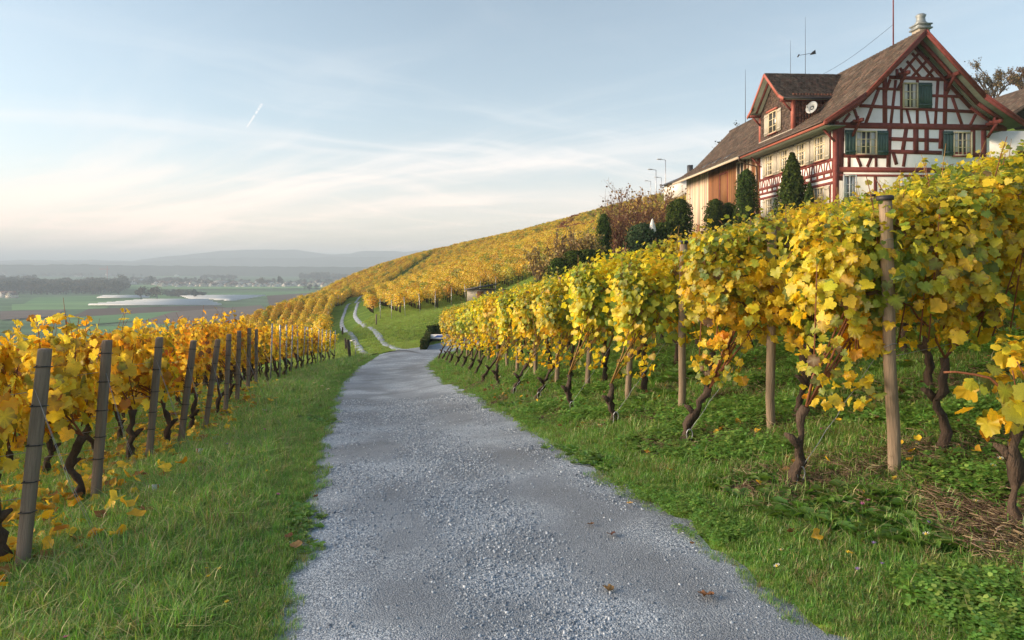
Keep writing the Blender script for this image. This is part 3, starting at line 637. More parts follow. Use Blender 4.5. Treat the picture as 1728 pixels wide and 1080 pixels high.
# leaves that stand out singly on the nearest vines: a few shared shapes in the colours of the row
def leaf_variants(pal, seed, n=26):
    r = np.random.default_rng(seed); out = []
    for k in range(n):
        V, F, C = leaf_cloud(np.zeros((1, 3)), np.array([[0, 0, 1.0]]), np.ones(1), pick(r, pal, 1), 0, r, .35, spin=0.0001)
        # frames() with a vertical normal is degenerate, so lay the leaf out by hand: x across, y tip
        T, _ = TPL[0]; z = r.uniform(-.4, .3)*np.abs(T[:, 0])*.6-r.uniform(-.1, .6)*(T[:, 1]-.3)**2*.6+r.normal(0, .2)*T[:, 0]*T[:, 1]+r.normal(0, .03, len(T))
        out.append(np_mesh('leaf', np.c_[T[:, 0], T[:, 1], z], F, C, True, M['leaf']))
    return out
def leaf_parts(parent, r, pos, nrm, sz, n, variants, toward):
    """lift the n outermost leaves that face the given direction out of the mass; returns the mask of the rest"""
    sc = nrm@np.array(toward)/np.linalg.norm(nrm, axis=1)+1.6*(pos@np.array(toward))+r.normal(0, .25, len(pos))
    k = np.argsort(-sc)[:n]; s, t, nn_ = frames(pos[k], nrm[k], r)
    for i, j in enumerate(k):
        o = link('leaf', variants[r.integers(len(variants))], parent)
        Mx = Matrix((( *(s[i]), ), ( *(t[i]), ), ( *(nn_[i]), ))).transposed().to_4x4()
        o.matrix_basis = Matrix.Translation(Vector(pos[j]))@Mx@Matrix.Scale(float(sz[j]), 4)
    rest = np.ones(len(pos), bool); rest[k] = False
    return rest
VAR_R = leaf_variants(PAL_R, 21, 30); VAR_L = leaf_variants(PAL_L, 22, 26)

def build_protos(side, pal, pal2, **kw):
    out = {}
    for kind, lod, cnt, n, size in (('end', 1, 4, 1750, .088), ('mid', 1, 5, 1800, .088), ('far', 1, 5, 1150, .105), ('farend', 1, 7, 1150, .105)):
        lst = []
        for i in range(cnt):
            r = np.random.default_rng(hash((side == 'r', kind == 'end', len(kind), i)) % 99991+i)
            p = pal if i % 2 == 0 else pal2
            gt, gc, pos, nrm, sz, cols = vine_parts(r, side, lod, 'end' if 'end' in kind else 'mid', n, size, p, **kw)
            lst.append((gt.mesh('trunk', M['bark'], True), gc.mesh('cane', M['shoot' if side == 'r' else 'cane']), foliage_mesh('foliage', r, pos, nrm, sz, cols, lod, .15, M['leaf'])))
        out[kind] = lst
    return out
KR = dict(zlo=.82, zhi=1.82, thick=.24, shoots=3, shoot_h=.42)
KL = dict(zlo=.74, zhi=1.58, thick=.24, shoots=9, shoot_h=.50)
PR = build_protos('r', PAL_R, PAL_RG, **KR); PL = build_protos('l', PAL_L, PAL_L, **KL)

def place_vine(side, row, k, x, y, d, is_end, near):
    z = gz(x, y); r = np.random.default_rng(1000*row+k+(7 if side == 'r' else 0)*77777)
    sidew = 'right' if side == 'r' else 'left'
    t = empty('grapevine', (x, y, z), 0.0)
    adj = 'yellow-green' if side == 'r' else 'golden yellow'
    tag(t, '%s grapevine, %s plant from the road in the %s row on the %s' % (adj, ordw(k+1), ordw(row+1), sidew), 'grapevine', 'grapevines in rows %s of the gravel road' % sidew)
    mir = 1 if side == 'r' else -1
    if near:
        kw = (dict(KR, zhi=(1.74, 1.96, 2.08)[min(k, 2)]) if row < 2 else KR) if side == 'r' else KL; pal = (PAL_R if (row+k) % 2 else PAL_RG) if side == 'r' else PAL_L
        young = side == 'r' and row == 0
        if young: kw = dict(zlo=.52, zhi=1.0, thick=.16, shoots=2, shoot_h=.3, Lx=.9)
        gt, gc, pos, nrm, sz, cols = vine_parts(r, side, 0, 'mid' if young else 'end' if is_end else 'mid', 260 if young else 2500 if side == 'r' else 1000, .10 if young else .082 if side == 'r' else .122, pal, **kw)
        link('trunk', gt.mesh('trunk', M['bark'], True), t); link('cane', gc.mesh('cane', M['cane']), t)
        rest = leaf_parts(t, r, pos, nrm, sz, 110, VAR_R if side == 'r' else VAR_L, (-.45, -.85, .25) if side == 'r' else (-.35, -.9, .3))
        f = link('foliage', foliage_mesh('foliage', r, pos[rest], nrm[rest], sz[rest], cols[rest], 0, .22, M['leaf']), t); f['kind'] = 'stuff'
    else:
        pr = (PR if side == 'r' else PL)[('end' if d < 14 else 'farend') if is_end else ('mid' if d < 12 else 'far')]
        tr, cn, fo = pr[(row*3+k*2+r.integers(2)) % len(pr)]
        link('trunk', tr, t); link('cane', cn, t); f = link('foliage', fo, t); f['kind'] = 'stuff'
    t.scale = (mir, 1 if r.uniform() < .5 or near else -1, r.uniform(.95, 1.06))
    return t
nv = 0
for i, (x0, y0, z0) in enumerate(RR):
    xmax = min(.77*y0+1.4, 13.5); k = 0; x = x0
    while x < xmax and not (i == 0 and k > 0):
        place_vine('r', i, k, x, y0+random.uniform(-.05, .05), y0, k == 0, i <= 2 and k <= (2 if i < 2 else 1)); nv += 1
        x += 1.12+random.uniform(-.08, .08); k += 1
for i, (x0, y0, z0) in enumerate(LR):
    xmin = max(-.79*y0-1.0, x0-8.5); k = 0; x = x0-.16 if i < 9 else x0-.06
    while x > xmin:
        place_vine('l', i, k, x, y0+random.uniform(-.05, .05), y0, k == 0, i <= 3 and k <= 1); nv += 1
        x -= 1.08+random.uniform(-.08, .08); k += 1
print('vines', nv)

# ------------------------------------------------------------------ posts, wires, anchors
def round_post(h, rad, capped, seed):
    r = np.random.default_rng(seed); g = G(); zs = np.array([-.3, 0, .3, .8, 1.3, h-.02, h]); n = 14
    rr = rad*(1+.025*r.normal(0, 1, (len(zs), n))); rr[-1] *= .9
    g.tube(np.c_[r.normal(0, .004, len(zs)), r.normal(0, .004, len(zs)), zs], rr, n); parts = [('shaft', g.mesh('shaft', M['post_r'], True))]
    if capped:
        c = G(); c.tube([(0, 0, h-.012), (0, 0, h+.004), (0, 0, h+.018), (0, 0, h+.024)], [rad*1.30, rad*1.36, rad*1.30, rad*.9], 16); parts.append(('cap', c.mesh('cap', M['cap'])))
    for zt in (h-.32, h-.62, h-1.05):
        c = G(); th = np.linspace(0, 2*math.pi*1.15, 16); c.tube(np.c_[np.cos(th)*rad*1.06, np.sin(th)*rad*1.06, zt+.008*th+.01*np.sin(th*2)], .0028, 4); parts.append(('wire_tie', c.mesh('wire_tie', M['wire'])))
    return parts
RPOST = [round_post(1.94, .042, True, 5), round_post(1.80, .042, True, 6), round_post(1.84, .040, False, 8)]
def place_parts(name, parts, loc, label, cat, group, rot=(0, 0, 0)):
    t = empty(name, loc); t.rotation_euler = rot; tag(t, label, cat, group)
    for n, me in parts: link(n, me, t)
    return t
np_ = 0
for i, (x0, y0, z0) in enumerate(RR):
    xs = [x0+(.70 if i == 1 else .80)+4.6*j for j in range(4)]
    for j, x in enumerate(xs):
        if i == 0 or x > .77*y0+.6 or x > 12: break
        pr = RPOST[0] if i == 1 else RPOST[(i+j) % 3]
        place_parts('vineyard_post', pr, (x, y0-(.13 if i == 1 else .10 if j == 0 else -.02), gz(x, y0-.1)), 'round wooden vineyard post, %s from the road in the %s row on the right' % (ordw(j+1), ordw(i+1)), 'post', 'round posts of the right-hand vineyard',
                    (R(random.uniform(-1, 1)), R(-3.0+random.uniform(-1.5, 1.5)) if j == 0 else R(random.uniform(-2, 2)), R(37*i))); np_ += 1
def square_post(h, w, seed):
    r = np.random.default_rng(seed); g = G(); zs = [-.3, .0, .4, .8, 1.2, h-.02, h]; V = []; a = w/2; ch = a*.22
    prof = [(-a+ch, -a), (a-ch, -a), (a, -a+ch), (a, a-ch), (a-ch, a), (-a+ch, a), (-a, a-ch), (-a, -a+ch)]
    for z in zs:
        k = .93 if z == h else 1
        V += [((px*k+r.normal(0, .0025)), (py*k+r.normal(0, .0025)), z) for px, py in prof]
    F = [(i*8+j, i*8+(j+1) % 8, (i+1)*8+(j+1) % 8, (i+1)*8+j) for i in range(len(zs)-1) for j in range(8)]+[tuple(48+j for j in range(8))]
    g.add(V, F); parts = [('shaft', g.mesh('shaft', M['post_l']))]
    for zt in (.42, .62, .86, 1.12, h-.12):
        c = G(); k = a+.004; c.tube([(-k, -k, zt), (k, -k, zt+.01), (k, k, zt), (-k, k, zt-.01), (-k, -k, zt), (-.02, -k, zt+.012)], .0042, 5); parts.append(('wire_tie', c.mesh('wire_tie', M['darkwire'])))
    return parts
SPOST = [square_post(1.5, .068, s) for s in (1, 2, 3)]
def steel_post(h):
    g = G(); g.poly([(-.02, -.015), (.02, -.015), (.02, .015), (.014, .015), (.014, -.010), (-.014, -.010), (-.014, .015), (-.02, .015)], -.3, h, 'z')
    for k in range(7): g.box(-.024, .024, -.017, -.014, .35+k*.18, .37+k*.18)
    return [('profile', g.mesh('profile', M['steel']))]
STP = steel_post(1.74)
for i, (x0, y0, z0) in enumerate(LR):
    lean = R([5.5, 4.2, 5.0, 7.2, 8.0, 3.2, 2.0, 1.5, .5][i] if i < 9 else random.uniform(-1, 3.5))
    if i < 9: place_parts('end_post', SPOST[i % 3], (x0, y0, z0), 'leaning grey wooden end post, %s along the left of the road' % ordw(i+1), 'post', 'grey wooden end posts left of the road', (R(random.uniform(-1, 1)), lean, R(random.uniform(-12, 12))))
    else: place_parts('steel_post', STP, (x0, y0, z0), 'thin galvanised steel end post of the %s row on the left' % ordw(i+1), 'post', 'thin steel posts left of the road', (0, lean, R(random.uniform(-20, 20))))
def draped(x0, x1, y, h, n=14, sag=.0):
    xs = np.linspace(x0, x1, n); return np.c_[xs, np.full(n, y), ground(xs, np.full(n, y))+h-sag*np.sin(np.linspace(0, math.pi, n))]
for side, rows, hs in (('right', RR[:8], (.78, 1.15, 1.55)), ('left', LR[:8], (.50, .80, 1.20))):
    for i, (x0, y0, z0) in enumerate(rows):
        t = empty('trellis', (x0, y0, z0)); tag(t, 'steel trellis wires strung along the %s vine row on the %s' % (ordw(i+1), side), 'trellis', 'trellis wires on the %s' % side)
        for h in hs:
            a, b = (x0+.75, min(.77*y0+1.5, x0+9)) if side == 'right' else (max(-.79*y0-1, x0-7), x0+.0)
            if b-a < .5: continue
            g = G(); g.tube(draped(a, b, y0+.055, h)-np.array((x0, y0, z0)), .0022, 4); g.build('wire', M['wire'], t)
# ground anchors of the right rows: a hooked rod beside the end vine, wire to the post
for i, (x0, y0, z0) in enumerate(RR[:7]):
    ax, ay = x0+.02, y0-.10; az = gz(ax, ay); t = empty('ground_anchor', (ax, ay, az)); tag(t, 'steel hook anchor and wire at the foot of the %s row on the right' % ordw(i+1), 'anchor', 'hook anchors of the right rows')
    g = G(); th = np.linspace(-.6, math.pi*1.35, 10); g.tube(np.r_[[(-.02, 0, -.1), (.0, 0, .06)], np.c_[.03-.028*np.cos(th), 0*th, .12+.05*np.sin(th)]], .0055, 6); g.build('hook', M['steel'], t)
    g = G(); tp = np.array((x0+.78-ax, .1, gz(x0+.8, y0)+1.0-az)); tt = np.linspace(0, 1, 12)[:, None]; g.tube((1-tt)*np.array((.03, 0, .15))+tt*tp+np.c_[.006*np.sin(tt*40), .006*np.cos(tt*40), 0*tt], .0022, 5); g.build('wire', M['wire'], t)
# left anchors: guy wires down towards the road, some with a painted plate
plates = {1: (232, 880), 2: (312, 812), 3: (388, 738), 5: (352, 772)}
for i, (x0, y0, z0) in enumerate(LR[:12]):
    ax = x0+.62+.12*random.uniform(-1, 1); ay = y0-.12; az = gz(ax, ay)
    t = empty('guy_anchor', (ax, ay, az)); tag(t, 'guy wire%s anchoring the %s end post on the left' % (' with a white-red plate' if i in (1, 2, 3, 5) else '', ordw(i+1)), 'anchor', 'guy wires of the left end posts')
    for o in (0, .02):
        g = G(); g.tube([(0, o, .02), (.45*(x0+.08-ax), o, .45*(z0+1.3-az)), (x0+.1-ax, .10, z0+1.25-az)], .0013, 5); g.build('wire', M['wire'], t)
    if i in (1, 2, 3, 5):
        g = G(); g.add([(-.045, 0, 0), (.045, 0, 0), (.045, .006, 0), (-.045, .006, 0), (-.045, .03, .16), (.045, .03, .16), (.045, .036, .16), (-.045, .036, .16)], G.BF); p = g.build('plate', M['plate'], t)
        for xx in (-.04, .026):
            g = G(); g.add([(xx, -.004, .01), (xx+.014, -.004, .01), (xx+.014, -.001, .01), (xx, -.001, .01), (xx, .026, .16), (xx+.014, .026, .16), (xx+.014, .029, .16), (xx, .029, .16)], G.BF); g.build('stripe', M['redpaint'], p)
        p.location = (.06, -.05, -.02); p.rotation_euler = (R(-6), R(random.uniform(-18, 14)), R(20))
# ------------------------------------------------------------------ the half-timbered house and its barn
H = empty('farmhouse', (18.96, 40.0, 4.0), R(3.2))
tag(H, 'half-timbered farmhouse with red beams, white infill, tiled roof and long wooden barn', 'house')
HW, HR, LEN, LTIM = 9.4, 11.25, 28.0, 10.65      # gable width, ridge height, whole length, timbered length
def prof(x):                                      # top of the roof at local x
    u = abs(x-HW/2); return float(np.interp(u, [0, 3.54, 5.95], [HR, 7.6, 6.02]))
def gw(zx, zy): return ((zx/4.954-30)/28.8, (417-zy/4.954)/28.8-2.2)          # measured gable positions in metres
def g1(zx, zy): return gw((1130+zx/2.888-1380)*4.954, (zy/2.888-30)*4.954)
# walls
xs = [0, 1.16, HW/2, HW-1.16, HW]
g = G(); g.poly([(0, -.3), (HW, -.3), (HW, prof(HW)-.22), (HW-1.16, prof(HW-1.16)-.25), (HW/2, HR-.3), (1.16, prof(1.16)-.25), (0, prof(0)-.22)], 0, LTIM); g.build('plaster_wall', M['plaster'], H)
g = G(); g.poly([(.05, -.3), (HW, -.3), (HW, prof(HW)-.22), (HW-1.16, prof(HW-1.16)-.25), (HW/2, HR-.3), (1.16, prof(1.16)-.25), (.05, prof(.05)-.22)], LTIM+.003, LEN); g.build('barn_wall', M['barn'], H)
# barn cladding: upright boards (a few pixels wide, one part), the last bay paler
def boards(name, y0, y1, mat, holes, w=.19):
    g = G(); y = y0
    while y < y1-.02:
        ww = min(w*random.uniform(.8, 1.2), y1-y); c = random.uniform(.62, 1.35); segs = [(-.2, 6.35)]
        for (a, b, za, zb) in holes:
            if y+ww > a and y < b:
                ns = []
                for s0, s1 in segs:
                    if za > s0: ns.append((s0, min(za, s1)))
                    if zb < s1: ns.append((max(zb, s0), s1))
                segs = ns
        for s0, s1 in segs: g.box(-.03-random.uniform(0, .018), .05, y+.006, y+ww-.006, s0, s1, (c, c*random.uniform(.9, 1.05), c*random.uniform(.85, 1.05)))
        y += ww
    o = g.build(name, mat, H); o['kind'] = 'stuff'
barn_open = [(17.0, 18.7, 2.9, 5.5), (13.6, 14.9, 2.3, 5.9)]
boards('cladding', LTIM+.12, 21.6, M['barn'], barn_open); boards('cladding', 21.6, LEN, M['barnpale'], [(24.0, 24.7, .6, 1.6)])
for (a, b, za, zb), nm in zip(barn_open, ('loading_door', 'barn_window')):
    g = G(); g.box(-.005, .04, a, b, za, zb); d = g.build(nm, M['barn'] if nm == 'loading_door' else M['glass'], H)
    f = G(); t = .12
    for q in ((a-t, a, za-t, zb+t), (b, b+t, za-t, zb+t), (a, b, zb, zb+t), (a, b, za-t, za)): f.box(-.07, .03, *q)
    f.build('frame', M['timber'] if nm == 'loading_door' else M['barnpale'], d)
    if nm == 'barn_window':
        f = G(); f.box(-.05, .0, a+.55, a+.68, za, zb); f.build('mullion', M['barnpale'], d)
g = G(); g.box(-.06, .03, 24.0, 24.7, .6, 1.6); g.build('hatch', M['barn'], H)
g = G(); g.box(-.10, .04, 12.0, 12.35, -.2, 6.2); g.box(-.10, .04, 12.7, 12.85, -.2, 6.2); g.box(-.10, .04, 11.0, 11.15, -.2, 6.2); g.build('barn_stud', M['barnpale'], H)
# ---- beams of the gable
def beam(a, b, w, depth=.075, face='g', name='beam', mat='timber', out=.0):
    g = G()
    if face == 'g': g.beam((a[0], .05-out, a[1]), (b[0], .05-out, b[1]), depth*2, w, up=(-(b[1]-a[1]), 0, b[0]-a[0]) if abs(b[0]-a[0])+abs(b[1]-a[1]) > 0 else (0, 0, 1))
    else: g.beam((.05-out, a[0], a[1]), (.05-out, b[0], b[1]), depth*2, w, up=(0, -(b[1]-a[1]), b[0]-a[0]))
    return g.build(name, M[mat], H)
u = 1/4.954/28.8
HB = [((190, 897), (1640, 905), 44), ((610, 490), (1150, 503), 26), ((352, 732), (1352, 772), 24), ((498, 586), (722, 592), 20), ((978, 639), (1255, 646), 20)]
VB = [((572, 500), (574, 885), 36), ((717, 505), (718, 885), 22), ((857, 505), (855, 885), 22), ((1105, 500), (1095, 885), 32), ((1036, 510), (1012, 885), 22), ((934, 755), (956, 885), 20)]
DB = [((520, 590), (405, 885), 24), ((668, 512), (624, 885), 21), ((308, 765), (350, 882), 22), ((762, 755), (798, 885), 19), ((1160, 650), (1248, 888), 23), ((1368, 790), (1316, 892), 21),
      ((618, 508), (578, 620), 22), ((1152, 545), (1100, 640), 22), ((270, 800), (215, 870), 20), ((868, 285), (690, 490), 20), ((962, 318), (806, 490), 20), ((1005, 402), (930, 490), 20), ((808, 282), (996, 490), 20),
      ((764, 352), (884, 490), 20), ((705, 410), (752, 490), 20), ((680, 420), (678, 490), 22)]
for k, lst in enumerate((HB, VB, DB)):
    for a, b, w in lst: beam(gw(*a), gw(*b), w*u*1.12, out=(.012, .0, .006)[k])
for s in (1, -1):                                  # rafters lying on the gable wall
    c = HW/2
    beam((c-s*.02, HR-.52), (c-s*3.5, 7.12), .22, out=.018); beam((c-s*3.5, 7.12), (c-s*5.0, 6.16), .2, out=.018)
LB = [((836, 597), (830, 880), 30), ((1080, 620), (1074, 812), 20), ((1213, 622), (1213, 745), 24), ((1165, 622), (1144, 745), 18), ((1268, 622), (1268, 745), 20), ((1345, 622), (1340, 720), 22), ((1505, 622), (1505, 760), 22),
      ((1075, 674), (1345, 680), 17), ((1075, 736), (1345, 740), 18), ((838, 757), (1075, 760), 20), ((876, 760), (876, 815), 14), ((915, 760), (936, 812), 14), ((990, 760), (968, 812), 14), ((1012, 760), (1012, 812), 13), ((1098, 740), (1115, 800), 16),
      ((838, 680), (852, 680), 14), ((1560, 610), (1562, 860), 24), ((1400, 745), (1560, 748), 18), ((1160, 745), (1150, 810), 15)]
for i, (a, b, w) in enumerate(LB): beam(g1(*a), g1(*b), w/2.888/28.8*1.1, out=.004*(i % 3))
z2 = g1(820, 826)[1]
beam((0, z2), (HW, z2), .30, out=.016); beam((0, z2-.34), (HW, z2-.34), .14, out=.01)
for x in (.1, 2.4, 4.7, 7.0, 9.25): beam((x, -.2), (x, z2-.36), .2, out=.003)
beam((0, 1.0), (HW, 1.0), .16, out=.008)
g = G(); g.box(-.10, .16, -.10, .16, -.25, 6.2); g.build('corner_post', M['timber'], H)
# ---- windows and shutters
def fb(g, face, u0, u1, z0, z1, n0, n1):
    if face == 'g': g.box(u0, u1, -n1, -n0, z0, z1)
    else: g.box(-n1, -n0, u0, u1, z0, z1)
def window(face, u0, u1, z0, z1, nx, ny, mat='winframe', curtain=True, name='window', trans=None, base=0.0):
    t = .075; g = G()
    for q in ((u0-t, u0, z0-t, z1+t), (u1, u1+t, z0-t, z1+t), (u0, u1, z1, z1+t), (u0, u1, z0-t, z0)): fb(g, face, *q, base-.02, base+.10)
    w = g.build(name, M[mat], H)
    g = G(); fb(g, face, u0, u1, z0, z1, base+.015, base+.025); g.build('pane', M['glass'], w)
    g = G()
    for i in range(1, nx): x = u0+(u1-u0)*i/nx; tt = .045 if (i*2 == nx) else .02; fb(g, face, x-tt, x+tt, z0, z1, base+.027, base+.062)
    for j in range(1, ny): z = z0+(z1-z0)*j/ny; tt = .02; fb(g, face, u0, u1, z-tt, z+tt, base+.027, base+.058)
    if trans: z = z0+(z1-z0)*trans; fb(g, face, u0, u1, z-.045, z+.045, base+.027, base+.066)
    g.build('glazing_bar', M[mat], w)
    g = G(); fb(g, face, u0-.12, u1+.12, z0-t-.06, z0-t, base+.0, base+.16); g.build('sill', M['timber'], w)
    if curtain:
        for a, b in ((.03, .30), (.70, .97)):
            g = G(); fb(g, face, u0+(u1-u0)*a, u0+(u1-u0)*b, z0+.02, z1-.02, base+.0258, base+.0268); g.build('curtain', M['curtain'], w)
    return w
def shutter(face, u0, u1, z0, z1, mat, base=0.0):
    g = G(); n = max(2, int((u1-u0)/.16))
    for k in range(n):
        a = u0+(u1-u0)*k/n; b = u0+(u1-u0)*(k+1)/n; fb(g, face, a+.004, b-.004, z0, z1, base+.055+.004*(k % 2), base+.095+.004*(k % 2))
    s = g.build('shutter', M[mat], H)
    for z in (z0+.14, z1-.2):
        g = G(); fb(g, face, u0+.01, u1-.01, z, z+.10, base+.10, base+.125); g.build('batten', M[mat], s)
def r1(zx0, zx1, zy0, zy1): a = g1(zx0, zy1); b = g1(zx1, zy0); return a[0], b[0], a[1], b[1]
window('g', *r1(912, 1008, 642, 748), 4, 3); shutter('g', *r1(853, 906, 634, 754), 'green'); shutter('g', *r1(1016, 1070, 636, 754), 'green')
window('g', *r1(1408, 1492, 642, 748), 4, 3); shutter('g', *r1(1350, 1400, 634, 754), 'green')
window('g', *r1(1151, 1215, 404, 519), 2, 3); shutter('g', *r1(1223, 1292, 398, 522), 'green')
window('g', *r1(850, 905, 858, 980), 2, 3, mat='white')
for c in (1.72, 4.10, 6.45, 8.80):
    window('s', c-.56, c+.56, 4.22, 5.58, 4, 4, trans=.66); shutter('s', c-1.16, c-.66, 4.12, 5.66, 'cream'); shutter('s', c+.66, c+1.12, 4.12, 5.66, 'cream')
    window('s', c-.56, c+.56, 1.0, 2.46, 4, 4, trans=.66); shutter('s', c-1.14, c-.66, .95, 2.52, 'cream'); shutter('s', c+.66, c+1.10, .95, 2.52, 'cream')
# ---- timber of the long side
for z, w in ((5.86, .22), (4.03, .17), (3.36, .2), (3.0, .16), (2.66, .17), (.85, .16), (.1, .22)): beam((.15, z), (LTIM, z), w, face='s', out=.012)
for i in range(34):                                # short struts under the sills
    y = .35+i*.305; s = [.0, .09, -.09, .0, .1, -.1][i % 6]; beam((y-s, 3.44), (y+s, 3.98), .105, face='s', out=.003*(i % 3))
for i in range(13): beam((.5+i*.8, 3.05), (.5+i*.8, 3.30), .20, face='s', out=.005)
for y in (.55, 2.9, 5.28, 7.62, 9.95, 10.55): beam((y, 4.1), (y, 5.78), .13, face='s', out=.002); beam((y, .2), (y, 2.6), .13, face='s', out=.002)
# ---- roof
OV = 1.15                                          # overhang in front of the gable
def slab(x_a, z_a, x_b, z_b, y0, y1, th=.16):
    n = np.array((-(z_b-z_a), x_b-x_a)); n = n/np.linalg.norm(n); n = n if n[1] > 0 else -n
    return [(x_a, z_a), (x_b, z_b), (x_b-n[0]*th, z_b-n[1]*th), (x_a-n[0]*th, z_a-n[1]*th)]
g = G(); c = HW/2
for s in (-1, 1):
    g.poly([(c, HR), (c+s*3.54, 7.6), (c+s*5.95, 6.02), (c+s*5.9, 5.86), (c+s*3.5, 7.38), (c, HR-.22)][::1], -OV, LEN+.7)
g.build('roof', M['soffit'], H)
roofobj = [o for o in H.children if o.name.startswith('roof')][0]
def tile_field(name, path, org, ax, length, parent, step=.25, wid=.19, clip=None):
    """courses of plain tiles; path = (out, z) polyline from ridge to eave in the plane across ax"""
    P2 = np.array(path, float); seg = np.linalg.norm(np.diff(P2, axis=0), axis=1); s = np.r_[0, np.cumsum(seg)]
    g = G(); k = 0; q = .0
    V = []; F = []; C = []; n = 0
    while q < s[-1]-.05:
        e = min(q+step+.02, s[-1]+.04)
        a = np.array([np.interp(q, s, P2[:, j]) for j in (0, 1)]); b = np.array([np.interp(e, s, P2[:, j]) for j in (0, 1)])
        d = b-a; nr = np.array((-d[1], d[0])); nr /= np.linalg.norm(nr); nr = nr if nr[1] > 0 else -nr
        y = -(k % 2)*wid/2
        while y < length:
            y0, y1 = max(y, 0), min(y+wid-.006, length)
            if y1-y0 > .03 and not (clip and clip(a[0], (y0+y1)/2)):
                h = .028+random.uniform(0, .016); h2 = .05+random.uniform(0, .016); cc = random.choice([.55, .75, .9, 1.0, 1.15, 1.4])*random.uniform(.85, 1.15); tint = random.choice([(1, 1, 1), (1.12, .95, .88), (.92, 1.02, 1.0), (1.0, 1.0, .9)])
                A = a+nr*h; B = b+nr*h2; B2 = b+nr*.0
                for (o2, yy_) in ((A, y0), (A, y1), (B, y1), (B, y0), (B2, y0), (B2, y1)): V.append(org(o2[0], yy_, o2[1]))
                F += [(n, n+1, n+2, n+3), (n+3, n+2, n+5, n+4)]; n += 6; C += [np.array(tint)*cc]*6
            y += wid
        q += step; k += 1
    o = link(name, np_mesh(name, np.array(V), np.array(F, np.int32), np.array(C), False, M['tile']), parent); o['kind'] = 'stuff'
def in_dormer(x, y): return False
RP = [(c, HR), (c-3.54, 7.6), (c-5.95, 6.02)]
tile_field('roof_tiles', RP, lambda o, y, z: (o, y-OV, z), 'y', LEN+OV+.7, roofobj)
tile_field('roof_tiles', [(c, HR), (c+3.54, 7.6), (c+5.95, 6.02)], lambda o, y, z: (o, y-OV, z), 'y', 6.0, roofobj)
g = G()
y = -OV
while y < LEN+.6: g.tube([(c, y, HR+.0), (c, y+.40, HR+.025)], [.11, .13], 8); y += .36
g.build('ridge_tile', M['tile'], roofobj)
# barge boards, fascia, gutter
for s in (-1, 1):
    for (a, b) in (((c, HR-.02), (c+s*3.54, 7.58)), ((c+s*3.54, 7.58), (c+s*5.98, 5.98))):
        g = G(); g.beam((a[0], -OV-.03, a[1]-.12), (b[0], -OV-.03, b[1]-.12), .05, .26, up=(-(b[1]-a[1]), 0, b[0]-a[0])); g.build('barge_board', M['timber'], H)
        g = G(); g.beam((a[0], -OV-.06, a[1]+.02), (b[0], -OV-.06, b[1]+.02), .05, .10, up=(-(b[1]-a[1]), 0, b[0]-a[0])); g.build('verge_strip', M['timber'], H)
    for (a, b) in (((c, HR-.36), (c+s*3.5, 7.26)), ((c+s*3.5, 7.26), (c+s*5.0, 6.3))):
        g = G(); g.beam((a[0], -.62, a[1]-.05), (b[0], -.62, b[1]-.05), .14, .18, up=(-(b[1]-a[1]), 0, b[0]-a[0])); g.build('rafter', M['timber'], H)
g = G(); g.box(-1.29, -1.22, -OV, LTIM+.6, 5.76, 6.0); g.build('fascia', M['fascia'], H)
g = G(); g.box(-1.27, -1.22, LTIM+.65, LEN+.7, 5.80, 5.96); g.build('fascia', M['barnpale'], H)
g = G(); g.box(-1.2, -.02, -OV+.04, LTIM+.6, 5.72, 5.77); g.build('eaves_soffit', M['soffit'], H)
g = G(); g.tube([(-1.34, -OV+.1, 5.97), (-1.34, LTIM+.7, 5.93)], .06, 8); g.build('gutter', M['gutter'], H)
g = G(); g.tube([(-1.34, LTIM+.55, 5.95), (-1.34, LTIM+.58, 5.6), (-.8, LTIM+.5, 5.35), (-.13, LTIM+.3, 5.15), (-.12, LTIM+.25, 4.6), (-.12, LTIM+.25, 0)], .05, 8); g.build('downpipe', M['gutter'], H)
# carved purlin ends with braces under the verge
for (zx, zy) in ((1105, 490), (1468, 880), (290, 882), (680, 488)):
    x, z = gw(zx, zy); g = G(); g.box(x-.10, x+.10, -OV+.05, .02, z-.09, z+.10); g.box(x-.24, x+.24, -.60, -.46, z-.02, z+.11); g.box(x-.055, x+.055, -.66, -.52, z-.34, z+.30); g.beam((x, -.05, z-.75), (x, -.8, z-.05), .12, .12); g.build('purlin_bracket', M['timber'], H)
for zz, xx in ((6.0, 0.0),):
    g = G(); g.beam((-.05, -.05, 5.0), (-.75, -.05, 5.72), .10, .10); g.build('eaves_brace', M['timber'], H)
    g = G(); g.beam((-.05, LTIM-.3, 5.0), (-.75, LTIM-.3, 5.72), .10, .10); g.build('eaves_brace', M['timber'], H)
# chimney
g = G(); cy = 1.0; CC = c+1.15
g.box(CC-.34, CC+.34, cy-.34, cy+.34, HR-2.0, HR+.75); ch = g.build('chimney', M['stone'], roofobj)
g = G(); g.box(CC-.45, CC+.45, cy-.45, cy+.45, HR+.75, HR+.84); g.box(CC-.38, CC+.38, cy-.38, cy+.38, HR+.84, HR+1.0); g.box(CC-.45, CC+.45, cy-.45, cy+.45, HR+1.0, HR+1.07); g.build('chimney_cap', M['zinc'], roofobj)
g = G(); g.tube([(CC, cy, HR+1.07), (CC, cy, HR+1.25), (CC, cy, HR+1.5), (CC, cy, HR+1.62), (CC, cy, HR+1.72), (CC, cy, HR+1.76)], [.42, .27, .24, .30, .2, .05], 12); g.build('chimney_cowl', M['zinc'], roofobj)
g = G(); g.box(CC+.05, CC+.30, cy-.36, cy-.34, HR+.3, HR+.62); g.build('flue_opening', M['metal'], roofobj)
